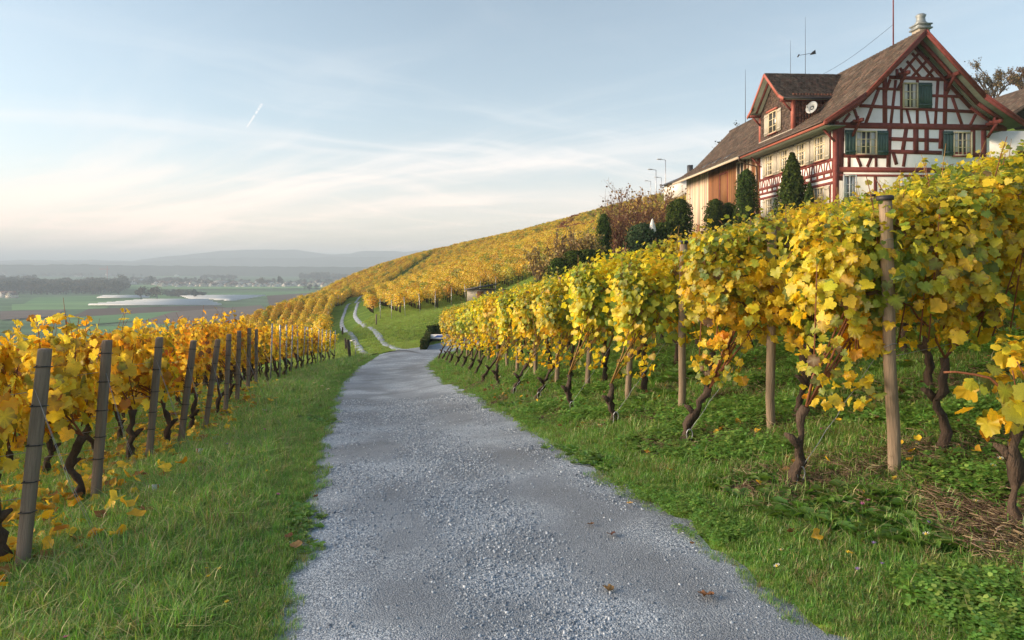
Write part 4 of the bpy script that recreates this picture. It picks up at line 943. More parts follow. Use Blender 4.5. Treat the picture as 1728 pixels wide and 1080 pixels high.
# masts and lightning rods
def rod(x, y, z0, h, rad=.022, lean=0.0, name='lightning_rod', mat='metal'):
    g = G(); g.tube([(x, y, z0-.3), (x+lean*h*.4, y, z0+h*.5), (x+lean*h, y, z0+h)], [rad, rad*.8, rad*.35], 6); return g.build(name, M[mat], H)
rod(c, 1.9, HR, 5.6, .045, .0, 'mast', 'timber'); rod(c, 15.6, HR, 4.9); rod(c, 24.9, HR, 5.2, .03)
wv = rod(c, 13.1, HR, 5.9)
g = G(); g.tube([(c-.55, 13.1, HR+2.9), (c+.75, 13.1, HR+3.15)], .018, 6); g.add([(c+.35, 13.09, HR+2.95), (c+.85, 13.09, HR+3.05), (c+.80, 13.09, HR+3.38), (c+.55, 13.09, HR+3.2), (c+.35, 13.11, HR+2.95), (c+.85, 13.11, HR+3.05), (c+.80, 13.11, HR+3.38), (c+.55, 13.11, HR+3.2)], G.BF); g.tube([(c-.62, 13.1, HR+2.78), (c-.5, 13.1, HR+2.98)], .05, 6); g.build('weather_vane', M['metal'], wv)
g = G(); t = np.linspace(0, 1, 12); g.tube(np.c_[np.full(12, c), 1.9+11.2*t, HR+1.4-.6*t-.35*np.sin(t*math.pi)], .012, 4); g.build('cable', M['darkwire'], H)
# skylights in the barn roof
for i, (x, y) in enumerate(((.0, 16.2), (.0, 19.0), (.0, 21.6))):
    z = prof(x); g = G(); k = .67; g.add([(x-.35, y, z-.35*k+.09), (x+.35, y, z+.35*k+.09), (x+.35, y+.8, z+.35*k+.09), (x-.35, y+.8, z-.35*k+.09), (x-.35, y, z-.35*k+.02), (x+.35, y, z+.35*k+.02), (x+.35, y+.8, z+.35*k+.02), (x-.35, y+.8, z-.35*k+.02)], G.BF); g.build('skylight', M['glass'], roofobj)
# ---- dormer
D0, D1, DR, DE, DRZ, DX = 5.0, 10.05, 7.5, 8.72, 11.1, -.2
g = G(); g.poly([(D0, 6.5), (D1, 6.5), (D1, DE+.15), (DR, DRZ-.28), (D0, DE+.15)], DX, 4.2, 'x'); dm = g.build('dormer', M['shingle'], H)
def shingles():
    g = G(); z = 6.75; k = 0
    while z < 10.7:
        half_w = (D1-D0)/2 if z < DE+.1 else max(0, (DRZ-.35-z)/(DRZ-.35-DE-.1)*(D1-D0)/2)
        y = DR-half_w+(-.07 if k % 2 else 0)
        while y < DR+half_w:
            if not (7.12 < y+.08 < 8.42 and z+.05 > 7.0 and z < 8.5):
                cc = random.uniform(.5, 1.5); g.box(DX-.035-random.uniform(0, .015), DX+.01, max(y, DR-half_w), min(y+.15, DR+half_w), z, z+.2, (cc, cc*random.uniform(.9, 1.05), cc*random.uniform(.85, 1.05)))
            y += .16
        z += .17; k += 1
    z = 6.7
    while z < DE+.2:
        x = DX
        while x < 3.4:
            if prof(x) < z+.2: cc = random.uniform(.6, 1.6); g.box(x, x+.2, D0-.03-random.uniform(0, .012), D0+.01, z, z+.2, (cc*1.5, cc*.95, cc*.75))
            x += .21
        z += .17
    o = g.build('shingle_cladding', M['shingle'], dm); o['kind'] = 'stuff'
shingles()
g = G()
for s in (-1, 1): g.poly([(DR, DRZ), (DR+s*2.2, DE+.42), (DR+s*2.95, DE), (DR+s*2.9, DE-.12), (DR+s*2.15, DE+.28), (DR, DRZ-.18)], -1.0, c-.05, 'x')
g.build('dormer_roof', M['soffit'], dm)
def dclip(side):
    return lambda o, l: False
for s in (-1, 1):
    tile_field('dormer_tiles', [(DR, DRZ), (DR+s*2.2, DE+.42), (DR+s*2.95, DE)], lambda o, l, z: (l-1.0, o, z), 'x', c+.9, dm)
for s in (-1, 1):
    for a, b in (((DR, DRZ-.10), (DR+s*2.2, DE+.30)), ((DR+s*2.2, DE+.30), (DR+s*2.97, DE-.10))):
        g = G(); g.beam((-1.03, a[0], a[1]), (-1.03, b[0], b[1]), .05, .20, up=(0, -(b[1]-a[1]), b[0]-a[0])); g.build('barge_board', M['fascia'], dm)
    a, b = (DR+s*.1, DRZ-.4), (DR+s*2.3, DE+.12)
    g = G(); g.beam((-.6, a[0], a[1]), (-.6, b[0], b[1]), .12, .14, up=(0, -(b[1]-a[1]), b[0]-a[0])); g.build('rafter', M['timber'], dm)
    y = DR+s*2.45; g = G(); g.beam((-.25, y, DE-.75), (-.85, y, DE-.12), .10, .10); g.box(-1.0, -.2, y-.08, y+.08, DE-.16, DE+.0); g.build('bracket', M['timber'], dm)
for y in (D0, D1): g = G(); g.box(DX-.07, DX+.14, y-.12, y+.12, 6.6, DE+.05); g.build('corner_board', M['fascia'], dm)
g = G(); g.box(DX-.06, 3.0, D0-.08, D0-.035, DE-.1, DE+.06); g.build('eaves_board', M['timber'], dm)
g = G(); g.tube([(-1.0, DR-2.98, DE-.03), (2.9, DR-2.98, DE-.03)], .065, 8); g.build('gutter', M['metal'], dm)
g = G(); g.box(DX-.09, DX-.03, D0-.1, D1+.1, 6.62, 6.76); g.build('flashing', M['stone'], dm)
window('s', 7.2, 8.37, 7.08, 8.45, 2, 3, base=.24, curtain=False); shutter('s', 6.5, 7.06, 7.0, 8.52, 'cream', base=.22); shutter('s', 8.5, 9.14, 7.0, 8.52, 'cream', base=.22)
g = G(); g.box(-.42, -.2, 7.0, 8.6, 8.56, 8.68); g.build('window_head', M['fascia'], H)
# satellite dish on the dormer's cheek
SDn = empty('satellite_dish', (18.96, 40, 4.0), R(3.2)); tag(SDn, 'grey satellite dish fixed beside the dormer above the tiled roof', 'dish')
g = G(); ax = np.array((-.80, -.48, .30)); ax /= np.linalg.norm(ax); ctr = np.array((.75, 4.35, 8.05)); e1 = np.cross(ax, (0, 0, 1)); e1 /= np.linalg.norm(e1); e2 = np.cross(e1, ax)
V = [ctr-ax*.10]; F = []
for k, (rr_, dz) in enumerate(((.14, -.088), (.27, -.055), (.40, 0), (.405, -.012), (.27, -.075), (.14, -.11))):
    V += [ctr+e1*rr_*math.cos(a)+e2*rr_*1.06*math.sin(a)+ax*dz for a in np.linspace(0, 2*math.pi, 24, endpoint=False)]
F = [(0, 1+j, 1+(j+1) % 24) for j in range(24)]+[(1+i*24+j, 1+i*24+(j+1) % 24, 1+(i+1)*24+(j+1) % 24, 1+(i+1)*24+j) for i in range(5) for j in range(24)]
g.add(V, F); g.build('reflector', M['dish'], SDn, smooth=True)
g = G(); g.tube([ctr-e2*.40, ctr+ax*.42-e2*.18], .014, 6); g.tube([ctr+ax*.40-e2*.20, ctr+ax*.50-e2*.10], .035, 8); g.build('feed_arm', M['dish'], SDn)
g = G(); g.tube([ctr-ax*.1, ctr-ax*.25+np.array((0, .1, -.1)), np.array((.85, 5.0, 7.75))], .025, 6); g.build('mount', M['metal'], SDn)
# ------------------------------------------------------------------ garden, hedge, far slopes
def quads_cloud(pos, nrm, size, cols, r):
    return leaf_cloud(pos, nrm, size, cols, 2, r)
def evergreen(name, px, py_top, d, base_z, width, shape, label, cat, n=2600, pal=None, group=None):
    n = int(n*1.7)
    """dense conifer or clipped shrub: trunk plus a crown of small sprays"""
    x = (px-CXP)/FPX*d; top = EYE+(HZP-py_top)/FPX*d; h = top-base_z; r = np.random.default_rng(int(px*7+d))
    t = empty(name, (x, d, base_z)); tag(t, label, cat, group)
    g = G(); g.tube([(0, 0, -.2), (0, 0, h*.5), (0, 0, h*.85)], [.09, .06, .02], 6); g.build('trunk', M['bark'], t)
    u_ = r.uniform(0, 1, n); th = r.uniform(0, 2*math.pi, n)
    if shape == 'column': rad = np.interp(u_, [0, .08, .5, .8, .93, 1], [.75, .95, 1, .85, .6, .12])
    elif shape == 'cone': rad = np.interp(u_, [0, .1, .3, .6, .85, 1], [.85, 1, .92, .6, .3, .04])
    else: rad = np.sqrt(np.clip(1-(2*u_-1)**2*.9, 0.05, 1))
    lump = 1+.13*np.sin(th*4+u_*9)+.10*np.sin(th*9-u_*17)+r.normal(0, .13, n)
    rr_ = rad*width/2*lump*np.where(r.uniform(0, 1, n) < .78, 1, r.uniform(.5, 1, n))
    pos = np.c_[rr_*np.cos(th), rr_*np.sin(th), u_*h+.03]
    nrm = np.c_[np.cos(th)+r.normal(0, .4, n), np.sin(th)+r.normal(0, .4, n), .35+r.normal(0, .4, n)]
    pal = pal or [(4, (.048, .082, .020)), (3, (.065, .10, .024)), (2, (.030, .055, .018)), (1, (.09, .12, .03))]
    sz = r.uniform(.7, 1.4, n)*max(.06, min(.12, width*.065))
    V, F, C = leaf_cloud(pos, nrm, sz, pick(r, pal, n), 2, r, spin=.5)
    # core so that the sky does not shine through
    f = link('crown', np_mesh('crown', V, F, C, False, M['ever']), t); f['kind'] = 'stuff'
    g = G(); zs = np.linspace(.05, .9, 7); sh = np.interp(zs, np.sort(u_), rad[np.argsort(u_)]); g.tube(np.c_[0*zs, 0*zs, zs*h], sh*width/2*.72, 9, (.03, .045, .02)); g.build('inner_growth', M['ever'], t)
    return t
evergreen('thuja', 1260, 286, 48, gz(16.5, 48)-.1, 1.45, 'column', 'column-shaped dark green thuja in front of the barn boards', 'conifer', 3600)
evergreen('thuja', 1337, 258, 42.6, gz(17.4, 42.6)-.1, 2.2, 'cone', 'tall cone-shaped thuja before the white and red side wall', 'conifer', 4200)
evergreen('thuja', 1366, 308, 41.2, gz(17.9, 41.2)-.1, 1.1, 'cone', 'small thuja beside the tall cone near the house corner', 'conifer', 1600)
evergreen('yew_bush', 1207, 336, 50, gz(14.9, 50)-.1, 1.5, 'column', 'upright dark yew bush below the barn loading door', 'shrub', 2000)
evergreen('yew_bush', 1229, 342, 50.5, gz(16, 50.5)-.1, 1.3, 'column', 'smaller dark yew bush touching the barn wall', 'shrub', 1700)
evergreen('yew_bush', 1146, 336, 48, gz(11.7, 48)-.1, 1.75, 'column', 'broad dark yew column at the far barn corner', 'shrub', 2800)
evergreen('yew_bush', 1019, 361, 48, gz(6.4, 48)-.1, 1.0, 'column', 'slim black-green yew column among bare garden shrubs', 'shrub', 2400)
evergreen('round_bush', 1085, 378, 46, gz(8.8, 46)-.2, 2.0, 'ball', 'round green bush beside the folded parasol', 'shrub', 2200, [(3, (.05, .085, .04)), (2, (.035, .06, .03)), (1, (.08, .11, .05))])
evergreen('round_bush', 1120, 376, 47, gz(10.3, 47)-.2, 1.7, 'ball', 'dark bush between parasol and yew column', 'shrub', 1500)
for k, (px, py, w, lab) in enumerate(((968, 423, 1.6, 'low dark hedge bush left of the slim yew'), (992, 421, 1.7, 'low dark hedge bush just left of the slim yew column'), (942, 436, 1.3, 'lowest dark bush at the garden edge'))):
    evergreen('hedge_bush', px, py, 41, gz((px-CXP)/FPX*41, 41)-.3, w, 'ball', lab, 'shrub', 1600)
def bare_shrub(name, px, py_top, d, width, label, n_stem, col, leafpal, nleaf, cat='shrub', spread=.5, fork=3, group=None, trunk=0.0, rad=.040):
    x = (px-CXP)/FPX*d; bz = gz(x, d); h = max(.8, EYE+(HZP-py_top)/FPX*d-bz); r = np.random.default_rng(int(px*3+py_top))
    t = empty(name, (x, d, bz)); tag(t, label, cat, group); g = G(); tips = []
    def grow(p, dirn, ln, rd, lev):
        m = 5; tt = np.linspace(0, 1, m)[:, None]; bend = r.normal(0, .18, 3); pts = p+dirn*ln*tt+bend*ln*tt**2*.6+np.array((0, 0, .10*ln))*tt**2
        g.tube(pts, np.linspace(rd, rd*.55, m), 4 if lev else 5, cap=False)
        e = pts[-1]; tips.append(e); tips.append(pts[2])
        if lev < fork:
            for _ in range(r.integers(2, 4)):
                q = r.integers(2, m); dd = dirn+r.normal(0, .48, 3)+np.array((0, 0, .15)); dd /= np.linalg.norm(dd); grow(pts[q], dd, ln*r.uniform(.5, .75), rd*.6, lev+1)
    if trunk:
        g.tube([(0, 0, -.2), (.05, 0, trunk*.5), (0, .05, trunk)], [rad*2.4, rad*1.9, rad*1.6], 7)
    for k in range(n_stem):
        a = r.uniform(0, 2*math.pi); dd = np.array((math.cos(a)*spread*r.uniform(.3, 1.2)*width/h, math.sin(a)*spread*r.uniform(.3, 1.2)*width/h, 1)); dd /= np.linalg.norm(dd)
        st = np.array((r.normal(0, .12*width), r.normal(0, .12*width), 0)) if not trunk else np.array((0, 0, trunk*r.uniform(.6, 1)))
        grow(st, dd, (h-trunk)*r.uniform(.36, .5), rad, 0)
    g.build('branches' if not trunk else 'trunk', M[col], t)
    if nleaf:
        tp = np.array(tips); k = r.integers(0, len(tp), nleaf); pos = tp[k]+r.normal(0, .06*width**.5, (nleaf, 3))
        V, F, C = leaf_cloud(pos, r.normal(0, 1, (nleaf, 3)), r.uniform(.08, .20, nleaf), pick(r, leafpal, nleaf), 2, r)
        f = link('foliage', np_mesh('foliage', V, F, C, False, M['dry']), t); f['kind'] = 'stuff'
    return t
M['twig'] = simple('twig_bark', (.16, .105, .075), .9, .4, 6); M['twigred'] = simple('twig_red', (.15, .065, .045), .9, .4, 6); M['twigdark'] = simple('tree_bark', (.07, .06, .052), .9, .4, 6)
RUST = [(3, (.24, .15, .08)), (2, (.32, .20, .08)), (2, (.17, .10, .065)), (1, (.40, .27, .08))]; TAN = [(2, (.36, .26, .10)), (2, (.28, .20, .08)), (1, (.42, .28, .06))]
bare_shrub('bare_shrub', 1062, 318, 54, 3.2, 'large bare reddish shrub on the skyline beside the slim yew', 26, 'twigred', RUST, 500, rad=.045)
bare_shrub('bare_shrub', 1040, 345, 50, 2.4, 'bare brown shrub just right of the slim yew column', 20, 'twigred', RUST, 400, rad=.05)
bare_shrub('bare_shrub', 1100, 325, 58, 3.0, 'rust-leaved shrub on the skyline left of the barn', 14, 'twigred', RUST, 900, rad=.05)
bare_shrub('bare_shrub', 1130, 322, 56, 2.6, 'rust-leaved shrub close to the barn corner', 12, 'twigred', RUST, 800, rad=.05)
bare_shrub('bare_shrub', 985, 385, 46, 2.6, 'tan twiggy shrub left of the slim yew column', 14, 'twig', TAN, 700)
bare_shrub('bare_shrub', 952, 395, 44, 2.6, 'tan bare shrub in front of the orange vine slope', 14, 'twig', TAN, 600)
bare_shrub('bare_shrub', 918, 415, 43, 2.2, 'thin tan bare shrub at the lower garden edge', 12, 'twig', TAN, 600)
bare_shrub('bare_shrub', 965, 350, 45, 1.2, 'sparse tall shoots rising above the far skyline', 4, 'twig', TAN, 40, spread=.35, fork=1)
bare_shrub('bare_shrub', 935, 362, 45, 1.0, 'few thin shoots with pale leaves left of the tan shrubs', 3, 'twig', TAN, 30, spread=.35, fork=1)
bare_shrub('bare_tree', 1678, 101, 88, 6, 'thin-leaved dark tree on the slope behind the gable', 7, 'twigdark', [(2, (.10, .085, .05)), (1, (.2, .13, .05))], 2600, 'tree', .8, 4, trunk=2.0, rad=.13)
bare_shrub('bare_tree', 1727, 103, 92, 5, 'bare reddish tree at the right edge above the rear roof', 7, 'twigdark', [(2, (.13, .075, .05)), (1, (.2, .13, .05))], 2200, 'tree', .8, 4, trunk=2.0, rad=.13)
bare_shrub('pine_tree', 1248, 200, 82, 2.4, 'dark tree top peeping over the barn ridge', 6, 'twigdark', [(2, (.05, .06, .035))], 700, 'tree', .8, 3, trunk=3.0, rad=.07)
# neighbour's roof behind the gable
NBZ = gz(47, 62); NB = empty('rear_house', (43.2, 62, NBZ), R(3)); tag(NB, 'brown tiled roof of a house behind the farmhouse gable', 'house')
ez_, rz_ = EYE+11.9-NBZ, EYE+17.2-NBZ
g = G(); g.box(0, 14, 0, 9, -1, ez_+.3); g.build('wall', M['plaster'], NB)
g = G(); g.poly([(-1, ez_), (7, rz_), (15, ez_), (15, ez_-.3), (7, rz_-.3), (-1, ez_-.3)], -1, 10); rfo = g.build('roof', M['tile'], NB)
tile_field('roof_tiles', [(7, rz_), (-1, ez_)], lambda o, y, z: (o, y-1, z), 'y', 11, rfo, .32, .25)
# white house with chimney beyond the barn end
WB = empty('white_house', ((1148-CXP)/FPX*105, 105, EYE+(HZP-303)/FPX*105-2.6), R(8)); tag(WB, 'white house with dark roof edge peeping past the far barn end', 'house')
g = G(); g.box(0, 9, 0, 7, 0, 2.6); g.build('wall', M['white'], WB)
g = G(); g.poly([(-.5, 2.5), (4.5, 4.6), (9.5, 2.5), (9.5, 2.3), (4.5, 4.35), (-.5, 2.3)], -.4, 7.4); g.build('roof', M['metal'], WB)
g = G(); g.box(2.2, 2.9, 2, 2.7, 3.2, 5.2); g.build('chimney', M['metal'], WB)
# folded parasol and garden seat
px_, d_ = 1101, 45.5; x = (px_-CXP)/FPX*d_; PS = empty('parasol', (x, d_, gz(x, d_))); tag(PS, 'folded white garden parasol standing between the bushes', 'parasol'); hh = EYE+(HZP-369)/FPX*d_-gz(x, d_)
g = G(); g.tube([(0, 0, 0), (0, 0, hh)], .025, 8); g.build('pole', M['steel'], PS)
g = G(); th = np.arange(12); g.tube([(0, 0, hh-.95), (0, 0, hh-.8), (0, 0, hh-.4), (0, 0, hh-.1), (0, 0, hh)], np.array([[.20+.05*(j % 2) for j in th], [.22+.05*(j % 2) for j in th], [.15+.03*(j % 2) for j in th], [.07]*12, [.03]*12]), 12); g.build('canopy', M['white'], PS)
GS = empty('garden_table', (x+1.0, d_+.3, gz(x+1.0, d_+.3))); tag(GS, 'pinkish garden table beside the folded parasol', 'table')
g = G(); g.box(-.7, .7, -.4, .4, .70, .75); g.build('table_top', M['fascia'], GS)
for sx in (-.6, .6): g = G(); g.box(sx-.03, sx+.03, -.3, .3, 0, .7); g.build('leg', M['timber'], GS)
# street lamps on the ridge
for k, (px, pt, pb, d, lab) in enumerate(((1123, 270, 318, 118, 'tallest street lamp on the skyline left of the barn'), (1107, 287, 320, 125, 'second street lamp on the skyline, left of the tallest'), (1116, 300, 322, 150, 'short distant street lamp between the two tall ones'), (1098, 306, 324, 170, 'smallest far street lamp on the ridge'))):
    x = (px-CXP)/FPX*d; zt = EYE+(HZP-pt)/FPX*d; zb = min(gz(x, d), EYE+(HZP-pb)/FPX*d); t = empty('street_lamp', (x, d, zb)); tag(t, lab, 'lamp', 'street lamps on the ridge')
    g = G(); g.tube([(0, 0, -.5), (0, 0, (zt-zb)*.6), (0, 0, zt-zb)], [.09, .075, .055], 8); g.build('pole', M['steel'], t)
    g = G(); g.tube([(0, 0, zt-zb), (-.9, 0, zt-zb+.12)], [.05, .05], 6); g.box(-1.5, -.7, -.14, .14, zt-zb+.06, zt-zb+.2); g.build('lamp_head', M['steel'], t)
# shed below the upper vines
x, d = (788-CXP)/FPX*61, 61.0; SH = empty('garden_shed', (x, d, EYE+(HZP-500)/FPX*d-.4), R(-4)); tag(SH, 'small stone shed with dark roof at the foot of the vine slope', 'shed')
g = G(); g.box(0, 2.3, 0, 2, 0, 1.0); g.build('wall', M['stone'], SH)
g = G(); g.poly([(-.2, 1.05), (-.2, .95), (2.5, 1.35), (2.5, 1.5)], -.25, 2.2); g.box(-.15, 2.45, -.2, 2.1, .98, 1.02); g.build('roof', M['metal'], SH)
g = G(); g.box(.9, 1.5, -.03, .0, 0, .85); g.build('door', M['barn'], SH)
# low clipped hedge round the place by the drive, and the panel inside it
def hedge_run(name, pts, w, h0, label):
    r = np.random.default_rng(3); t = empty(name, (pts[0][0], pts[0][1], gz(*pts[0]))); tag(t, label, 'hedge'); o = np.array(t.location)
    P2 = []; NR = []; n = 5200
    segs = list(zip(pts[:-1], pts[1:])); lens = [math.dist(a, b) for a, b in segs]
    core = G()
    hts = lambda k_: h0 if k_ == 0 else h0*1.75
    for s_seg, ((a, b), ln) in enumerate(zip(segs, lens)):
        m = int(n*ln/sum(lens)); a = np.array(a); b = np.array(b); dv_ = (b-a)/ln; nv_ = np.array((-dv_[1], dv_[0])); s = r.uniform(-w/2/ln, 1+w/2/ln, m); f = r.uniform(0, 1, m); lat = np.where(f < .35, -w/2, np.where(f < .7, w/2, r.uniform(-w/2, w/2, m))); up = np.where(f < .7, r.uniform(0, 1, m), 1)
        xy = a+dv_*ln*s[:, None]+nv_*lat[:, None]; z = ground(xy[:, 0], xy[:, 1])+up*hts(s_seg)+r.normal(0, .015, m); P2.append(np.c_[xy, z]-o)
        NR.append(np.c_[nv_[0]*np.sign(lat)*(up < 1)+r.normal(0, .4, m), nv_[1]*np.sign(lat)*(up < 1)+r.normal(0, .4, m), (up >= 1)*1.+.2+r.normal(0, .3, m)])
        k = 12
        for q in range(k):
            c0 = a+dv_*ln*q/k; c1 = a+dv_*ln*(q+1)/k; z0 = gz(*c0); hh_ = hts(s_seg) ; core.beam((*c0-o[:2], z0+hh_*.35-o[2]), (*c1-o[:2], gz(*c1)+hh_*.35-o[2]), w*.9, hh_*1.15, col=(.03, .045, .02))
        e = a if (a == np.array(pts[0])).all() else b
        m2 = 500; lt = r.uniform(-w/2, w/2, m2); zz_ = r.uniform(0, 1, m2); xy = e-dv_*w*.5*(1 if (e == a).all() else -1)+nv_*lt[:, None]; P2.append(np.c_[xy, ground(xy[:, 0], xy[:, 1])+zz_*hts(s_seg)]-o); NR.append(np.c_[np.tile(-dv_*(1 if (e == a).all() else -1), (m2, 1)), np.zeros(m2)]+r.normal(0, .4, (m2, 3)))
    p = np.concatenate(P2); nr = np.concatenate(NR)
    V, F, C = leaf_cloud(p, nr, r.uniform(.05, .09, len(p)), pick(r, [(3, (.055, .08, .03)), (2, (.035, .055, .022)), (2, (.085, .10, .035)), (1, (.12, .10, .05))], len(p)), 2, r)
    core.build('branches', M['ever'], t); f = link('foliage', np_mesh('foliage', V, F, C, False, M['ever']), t); f['kind'] = 'stuff'
hedge_run('box_hedge', [(-4.32, 33.4), (-4.95, 40.5), (1.5, 42.0)], .28, .52, 'low clipped box hedge around the gravel bay by the junction')
x, d = (724-CXP)/FPX*38.6, 38.6; IP = empty('information_table', (x, d, gz(x+.6, d))); tag(IP, 'slanted white and blue information board on dark legs behind the hedge', 'sign')
zt = EYE+(HZP-571)/FPX*d-gz(x+.6, d)
g = G(); g.add([(0, -.3, zt), (1.9, -.3, zt), (1.9, .3, zt+.16), (0, .3, zt+.16), (0, -.3, zt+.04), (1.9, -.3, zt+.04), (1.9, .3, zt+.20), (0, .3, zt+.20)], G.BF); bd = g.build('board', M['white'], IP)
g = G(); g.add([(.3, -.2, zt+.075), (1.8, -.2, zt+.075), (1.8, .15, zt+.166), (.45, .15, zt+.166)], [(0, 1, 2, 3)]); g.build('print', M['blue'], bd)
g = G(); g.box(0, 1.9, -.32, -.28, zt-.10, zt); g.build('apron', M['metal'], IP)
for sx in (.08, 1.82): g = G(); g.box(sx-.05, sx+.05, -.2, .2, 0, zt+.05); g.build('leg', M['metal'], IP)
# weathered fence posts left of the junction
M['oldpost'] = simple('old_post', (.085, .068, .055), .95, .5, 5, .6, 30, (3, 3, .3))
for k, (px, pb, pt, d, w, ln, lab) in enumerate(((591, 604, 571, 33, .16, -8, 'thick dark fence post left of the junction'), (584, 582, 562, 42, .12, -4, 'thinner dark fence post behind the thick one'), (578, 566, 552, 52, .12, 0, 'farthest dark fence post beside the wheel track'))):
    x = (px-CXP)/FPX*d; t = empty('fence_post', (x, d, gz(x, d))); t.rotation_euler = (0, R(ln), 0); tag(t, lab, 'post', 'old fence posts'); h = (pb-pt)/FPX*d
    g = G(); rr_ = np.random.default_rng(k); g.tube([(0, 0, -.3), (0, 0, h*.5), (.01, 0, h*.9), (0, 0, h)], w/2*(1+.12*rr_.normal(0, 1, (4, 7))), 7); g.build('shaft', M['oldpost'], t)
    g = G(); g.tube([(-.02, -.07, h*.7), (.3, -.9, h*.55)], .006, 4); g.build('wire', M['darkwire'], t)
x, d = (600-CXP)/FPX*36, 36.0; GF = empty('gate_frame', (x, d, gz(x, d))); tag(GF, 'thin pale metal frame standing beside the old fence posts', 'frame')
for a, b in (((0, 0, -.2), (0, 0, .95)), ((-.30, .05, -.2), (-.30, .05, .9)), ((-.30, .05, .9), (0, 0, .95))): g = G(); g.beam(a, b, .04, .04, up=(0, 1, 0)); g.build('bar', M['steel'], GF)
x, d = (635-CXP)/FPX*54, 54.0
t = empty('marker_post', (x, d, gz(x, d))); tag(t, 'single pale post at the corner of the upper vine block', 'post'); g = G(); g.tube([(0, 0, -.2), (0, 0, .5), (0, 0, .9)], [.06, .058, .055], 8); g.build('shaft', M['post_l'], t)
x, d = (735-CXP)/FPX*150, 150.0
# ---- the vine slopes beyond: too many plants to count, rows of leaf clumps
def row_piece(seed, pal, L=2.0, n=400, size=.13):
    r = np.random.default_rng(seed); p, nr = vine_points(r, n, L, .55, 1.75, .26, 0.0, x0=-L/2)
    V, F, C = leaf_cloud(p, nr, r.uniform(.65, 1.3, len(p))*size, pick(r, pal, len(p)), 2, r)
    nst = 2; tv = []
    g = G()
    for k in range(nst): xx = -L/2+L*(k+.5)/nst; g.tube([(xx, 0, -.3), (xx+r.normal(0, .05), r.normal(0, .03), .4), (xx, 0, .9)], [.04, .035, .02], 5)
    V2 = np.concatenate(g.v); me = np_mesh('row_piece', np.r_[V, V2], [F]+[np.array(f, np.int32)+len(V) for f in g.f.values()], np.r_[C, np.tile((.05, .035, .025), (len(V2), 1))], False, M['leaf_far'])
    return me
PAL_GR = [(30, (.30, .33, .05)), (26, (.42, .40, .05)), (16, (.20, .26, .05)), (14, (.55, .45, .04)), (5, (.28, .16, .05))]
PAL_RED = [(30, (.22, .055, .03)), (16, (.34, .12, .03)), (10, (.13, .04, .03)), (8, (.4, .25, .04))]
PAL_OR = [(30, (.70, .48, .04)), (18, (.72, .43, .04)), (12, (.55, .42, .05)), (10, (.35, .20, .04)), (8, (.30, .30, .05))]
PIECES = [row_piece(100+i, PAL_M) for i in range(4)]+[row_piece(110+i, PAL_OR) for i in range(3)]+[row_piece(120+i, PAL_GR) for i in range(3)]+[row_piece(130+i, PAL_RED) for i in range(2)]
def slope_rows(name, rows, chooser, label=None, seed=5):
    """rows: list of xy polylines"""
    r = np.random.default_rng(seed); P3, RT, SC, IX = [], [], [], []
    for ri, pl in enumerate(rows):
        pl = np.array(pl, float); s = np.r_[0, np.cumsum(np.linalg.norm(np.diff(pl, axis=0), axis=1))]; n = max(1, int(s[-1]/1.8))
        q = (np.arange(n)+.5)*s[-1]/n; xy = np.c_[np.interp(q, s, pl[:, 0]), np.interp(q, s, pl[:, 1])]+r.normal(0, .05, (n, 2))
        z = ground(xy[:, 0], xy[:, 1]); d1 = np.c_[np.interp(q+.9, s, pl[:, 0]), np.interp(q+.9, s, pl[:, 1])]; d0 = np.c_[np.interp(q-.9, s, pl[:, 0]), np.interp(q-.9, s, pl[:, 1])]; dd = d1-d0
        zz_ = ground(d1[:, 0], d1[:, 1])-ground(d0[:, 0], d0[:, 1]); flat = np.linalg.norm(dd, axis=1)
        P3.append(np.c_[xy, z]); RT.append(np.c_[np.zeros(n), -np.arctan2(zz_, flat), np.arctan2(dd[:, 1], dd[:, 0])]); SC.append(np.c_[r.uniform(.95, 1.2, n), r.uniform(1.2, 1.7, n), r.uniform(.88, 1.12, n)]); IX.append(np.array([chooser(x, y, ri, r) for x, y in xy]))
    o = scatter(name, PIECES, np.concatenate(P3), np.concatenate(RT), np.concatenate(SC), np.concatenate(IX))
    if label: o['label'] = label; o['category'] = 'vineyard'
    return o
def trk_x(y): return float(np.interp(y, TRL[:, 1], TRL[:, 0]))
# lower slope, left of the wheel track: rows follow the track
rows = []
for k in range(40):
    off = 3.0+k*1.55; pl = []
    for y in np.arange(46+min(k, 6)*.6, 330, 3.0):
        base = trk_x(y) if y < 142 else trk_x(142)+(y-142)*.20
        xx = base-off*(1+.0*y)
        if y > 60 or off < 16: pl.append((xx, y))
    if len(pl) > 3: rows.append(pl)
slope_rows('lower_vineyard', rows, lambda x, y, ri, r: int(r.integers(4, 7)) if r.uniform() < (.25 if y < 150 else .12) else (int(r.integers(7, 10)) if r.uniform() < .22 else (10 if y > 235 and r.uniform() < .4 else int(r.integers(0, 4)))), 'orange and gold vine rows sloping down to the valley left of the track', 6)
